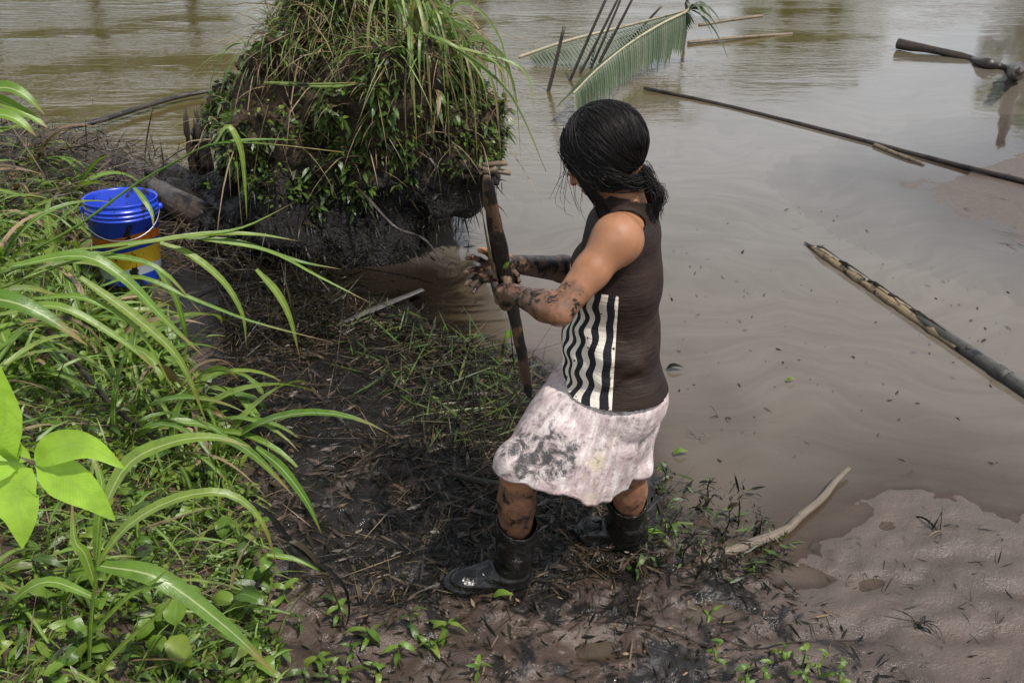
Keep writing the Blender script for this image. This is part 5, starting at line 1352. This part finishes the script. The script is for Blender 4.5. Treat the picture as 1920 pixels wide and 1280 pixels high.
for q in range(70):      # flyaways
    d0 = nrm([RR.uniform(-.9, .9), RR.uniform(-1, .6), RR.uniform(-.2, 1)]); a = hc + (HC0 + d0 * rx) @ HM.T
    w_ = nrm(d0 + RR.normal(0, .8, 3)) @ HM.T
    P = spline([a, a + (d0 @ HM.T) * .008 + w_ * .015, a + (d0 @ HM.T) * RR.uniform(.006, .018) + w_ * RR.uniform(.02, .045)], 7)
    V, Q, T_, uv = tube(P, .0003, 3, cap=False); mb.add(V, Q, None, uv, RR.rand())
mb.V = [v - WB for v in mb.V]
link('loose_strands', mb.mesh('loose_strands', M['hair']), hcap)
# pony tail
mb = MB()
tp_end = UY(1232, 392, 2.03)
for q in range(420):
    o_ = RR.normal(0, 1, 3) * .010
    m_ = (tie + tp_end) / 2 + np.array([.014, -.010, .004]) + RR.normal(0, 1, 3) * .0075
    e_ = tp_end + RR.normal(0, 1, 3) * [.006, .006, .018]
    V, Q, T_, uv = tube(spline([H(-.060, 0.01, -.085) + o_ * .8, tie + o_ * .8, m_, e_], 10), np.linspace(.0011, .0005, 10), 3, cap=False); mb.add(V, Q, None, uv, RR.rand())
mb.V = [v - WB for v in mb.V]
pt_ = link('ponytail', mb.mesh('ponytail', M['hair']), wom)
mb = MB(); a = np.linspace(0, 2 * math.pi, 20); x1 = nrm(np.cross(tp_end - tie, [0, 1, 0])); x2 = nrm(np.cross(tp_end - tie, x1))
mb.add(*tube(tie + .015 * (np.cos(a)[:, None] * x1 + np.sin(a)[:, None] * x2), .004, 6, cap=False)); mb.V = [v - WB for v in mb.V]; link('hair_tie', mb.mesh('hair_tie', M['oily']), pt_)

# ---------------- the stake in her hands
P = spline([st0, st0 + (st1 - st0) * .35 + [.002, 0, 0], st0 + (st1 - st0) * .7 + [-.004, 0, .002], st1], 60)
stk = empty('wooden_stake', tuple(st0), 'mud smeared wooden stake held upright in the woman\'s hands', 'stake')
mb = MB(); tt = np.linspace(0, 1, 60)
rad = np.interp(tt, [0, .03, .12, .40, .55, .70, .88, .97, 1], [.005, .011, .014, .016, .019, .021, .016, .013, .007])
mb.add(*tube(P - st0, rad, 16, .16, 18, .62, up=(0, -1, .0), seed=2)); link('shaft', mb.mesh('shaft', M['weapon']), stk)
mb = MB(); q = P[26:56]; T_, S_2, N_2 = frames(q, (0, -1, 0))
V, Q, _, uv = ribbon(q - st0 - np.array([.022, .004, 0]) , np.interp(np.linspace(0, 1, 30), [0, .3, 1], [.003, .008, .002]), (-.5, -1, 0), .4, np.linspace(0, .8, 30))
link('peeling_bark', mesh('peeling_bark', V, Q, M['palewood'], True, uv, {'rnd': np.zeros(len(V))}), stk)
lf = on_stake(497) + [.0, -.022, 0]
V, Q, _, uv = ribbon(spline([lf, lf + [.006, -.004, .012], lf + [.014, -.003, .020]], 8), prof(8, 'ovate') * .006, (0, -1, 0), .2)
o = link('fallen_leaf', mesh('fallen_leaf', V - lf, Q, M['herb'], True, uv, {'rnd': np.full(len(V), .5)}), None, tuple(lf)); tag(o, 'tiny green leaf stuck on the stake just above the gripping hand', 'leaf')
# floating leaves on the water
for (a, b), sz, mt, lb in (((1262, 850), .05, 'herb', 'yellow green curled leaf floating beside the skirt'), ((1208, 1018), .05, 'bright', 'pale green leaf lying behind the heel of the rear boot'), ((1475, 714), .035, 'herb', 'small yellow leaf floating in the middle of the open water'),
                           ((945, 655), .09, 'herb', 'fresh green leaf standing up just left of the foot of the stake'), ((925, 1145), .05, 'herb', 'small green leaf lying under the front boot'), ((1250, 690), .06, 'oily', 'dark leaf hanging at the right edge of her top over the water')):
    c = UZ(a, b, .01); c[2] = max(.006, hz(c[0], c[1]) + .01)
    if b == 655: c[2] = .06
    d = np.array([R.uniform(.5, 1), R.uniform(-.4, .4), .12]); d = nrm(d)
    V, Q, _, uv = ribbon(spline([c, c + d * sz * .5 + [0, 0, .012], c + d * sz * 1.2], 8), prof(8, 'ovate') * sz * .30, (0, 0, 1), .3)
    o = link('fallen_leaf', mesh('fallen_leaf', V - c, Q, M[mt], True, uv, {'rnd': np.full(len(V), R.random())}), None, tuple(c)); tag(o, lb, 'leaf', 'loose leaves')

# ------------------------------------------------------------------ labels that single out the members of small groups
ORD = 'first second third fourth fifth sixth seventh eighth ninth tenth eleventh twelfth thirteenth fourteenth fifteenth sixteenth seventeenth eighteenth nineteenth twentieth twenty-first twenty-second twenty-third twenty-fourth twenty-fifth twenty-sixth'.split()
WHAT = {'grass in front of the bucket': 'green grass tufts close in front of the blue bucket', 'seedlings at the foot of the picture': 'green seedlings in the mud at the bottom edge', 'green sprigs in front of the front boot': 'green sprigs on the mud before the front boot',
        'oil blackened sprigs at the waterline': 'black oiled sprigs at the waterline beside the boots', 'flattened grass tufts behind the woman': 'flattened grass tufts on the black mud behind the woman',
        'round leaved plants on the mound': 'small round leaved plants on the mound', 'grass tufts on the mound': 'drooping green grass tufts on the mound',
        'long bladed clumps at the right of the mound': 'tall grass clumps hanging down the mound\'s right face', 'trees on the far bank': 'trees mirrored in the river from its far bank',
        'short grass tufts at the lower left': 'short grass tufts among the lower left herbs'}
bpy.context.view_layer.update()
for grp, what in WHAT.items():
    L = [o for o in COL.objects if o.get('group') == grp and o.parent is None]
    L.sort(key=lambda o: o.location.x / max(.1, o.location.y))
    if len(L) <= len(ORD):
        for i_, o in enumerate(L): o['label'] = ORD[i_] + ' from the left of the ' + what
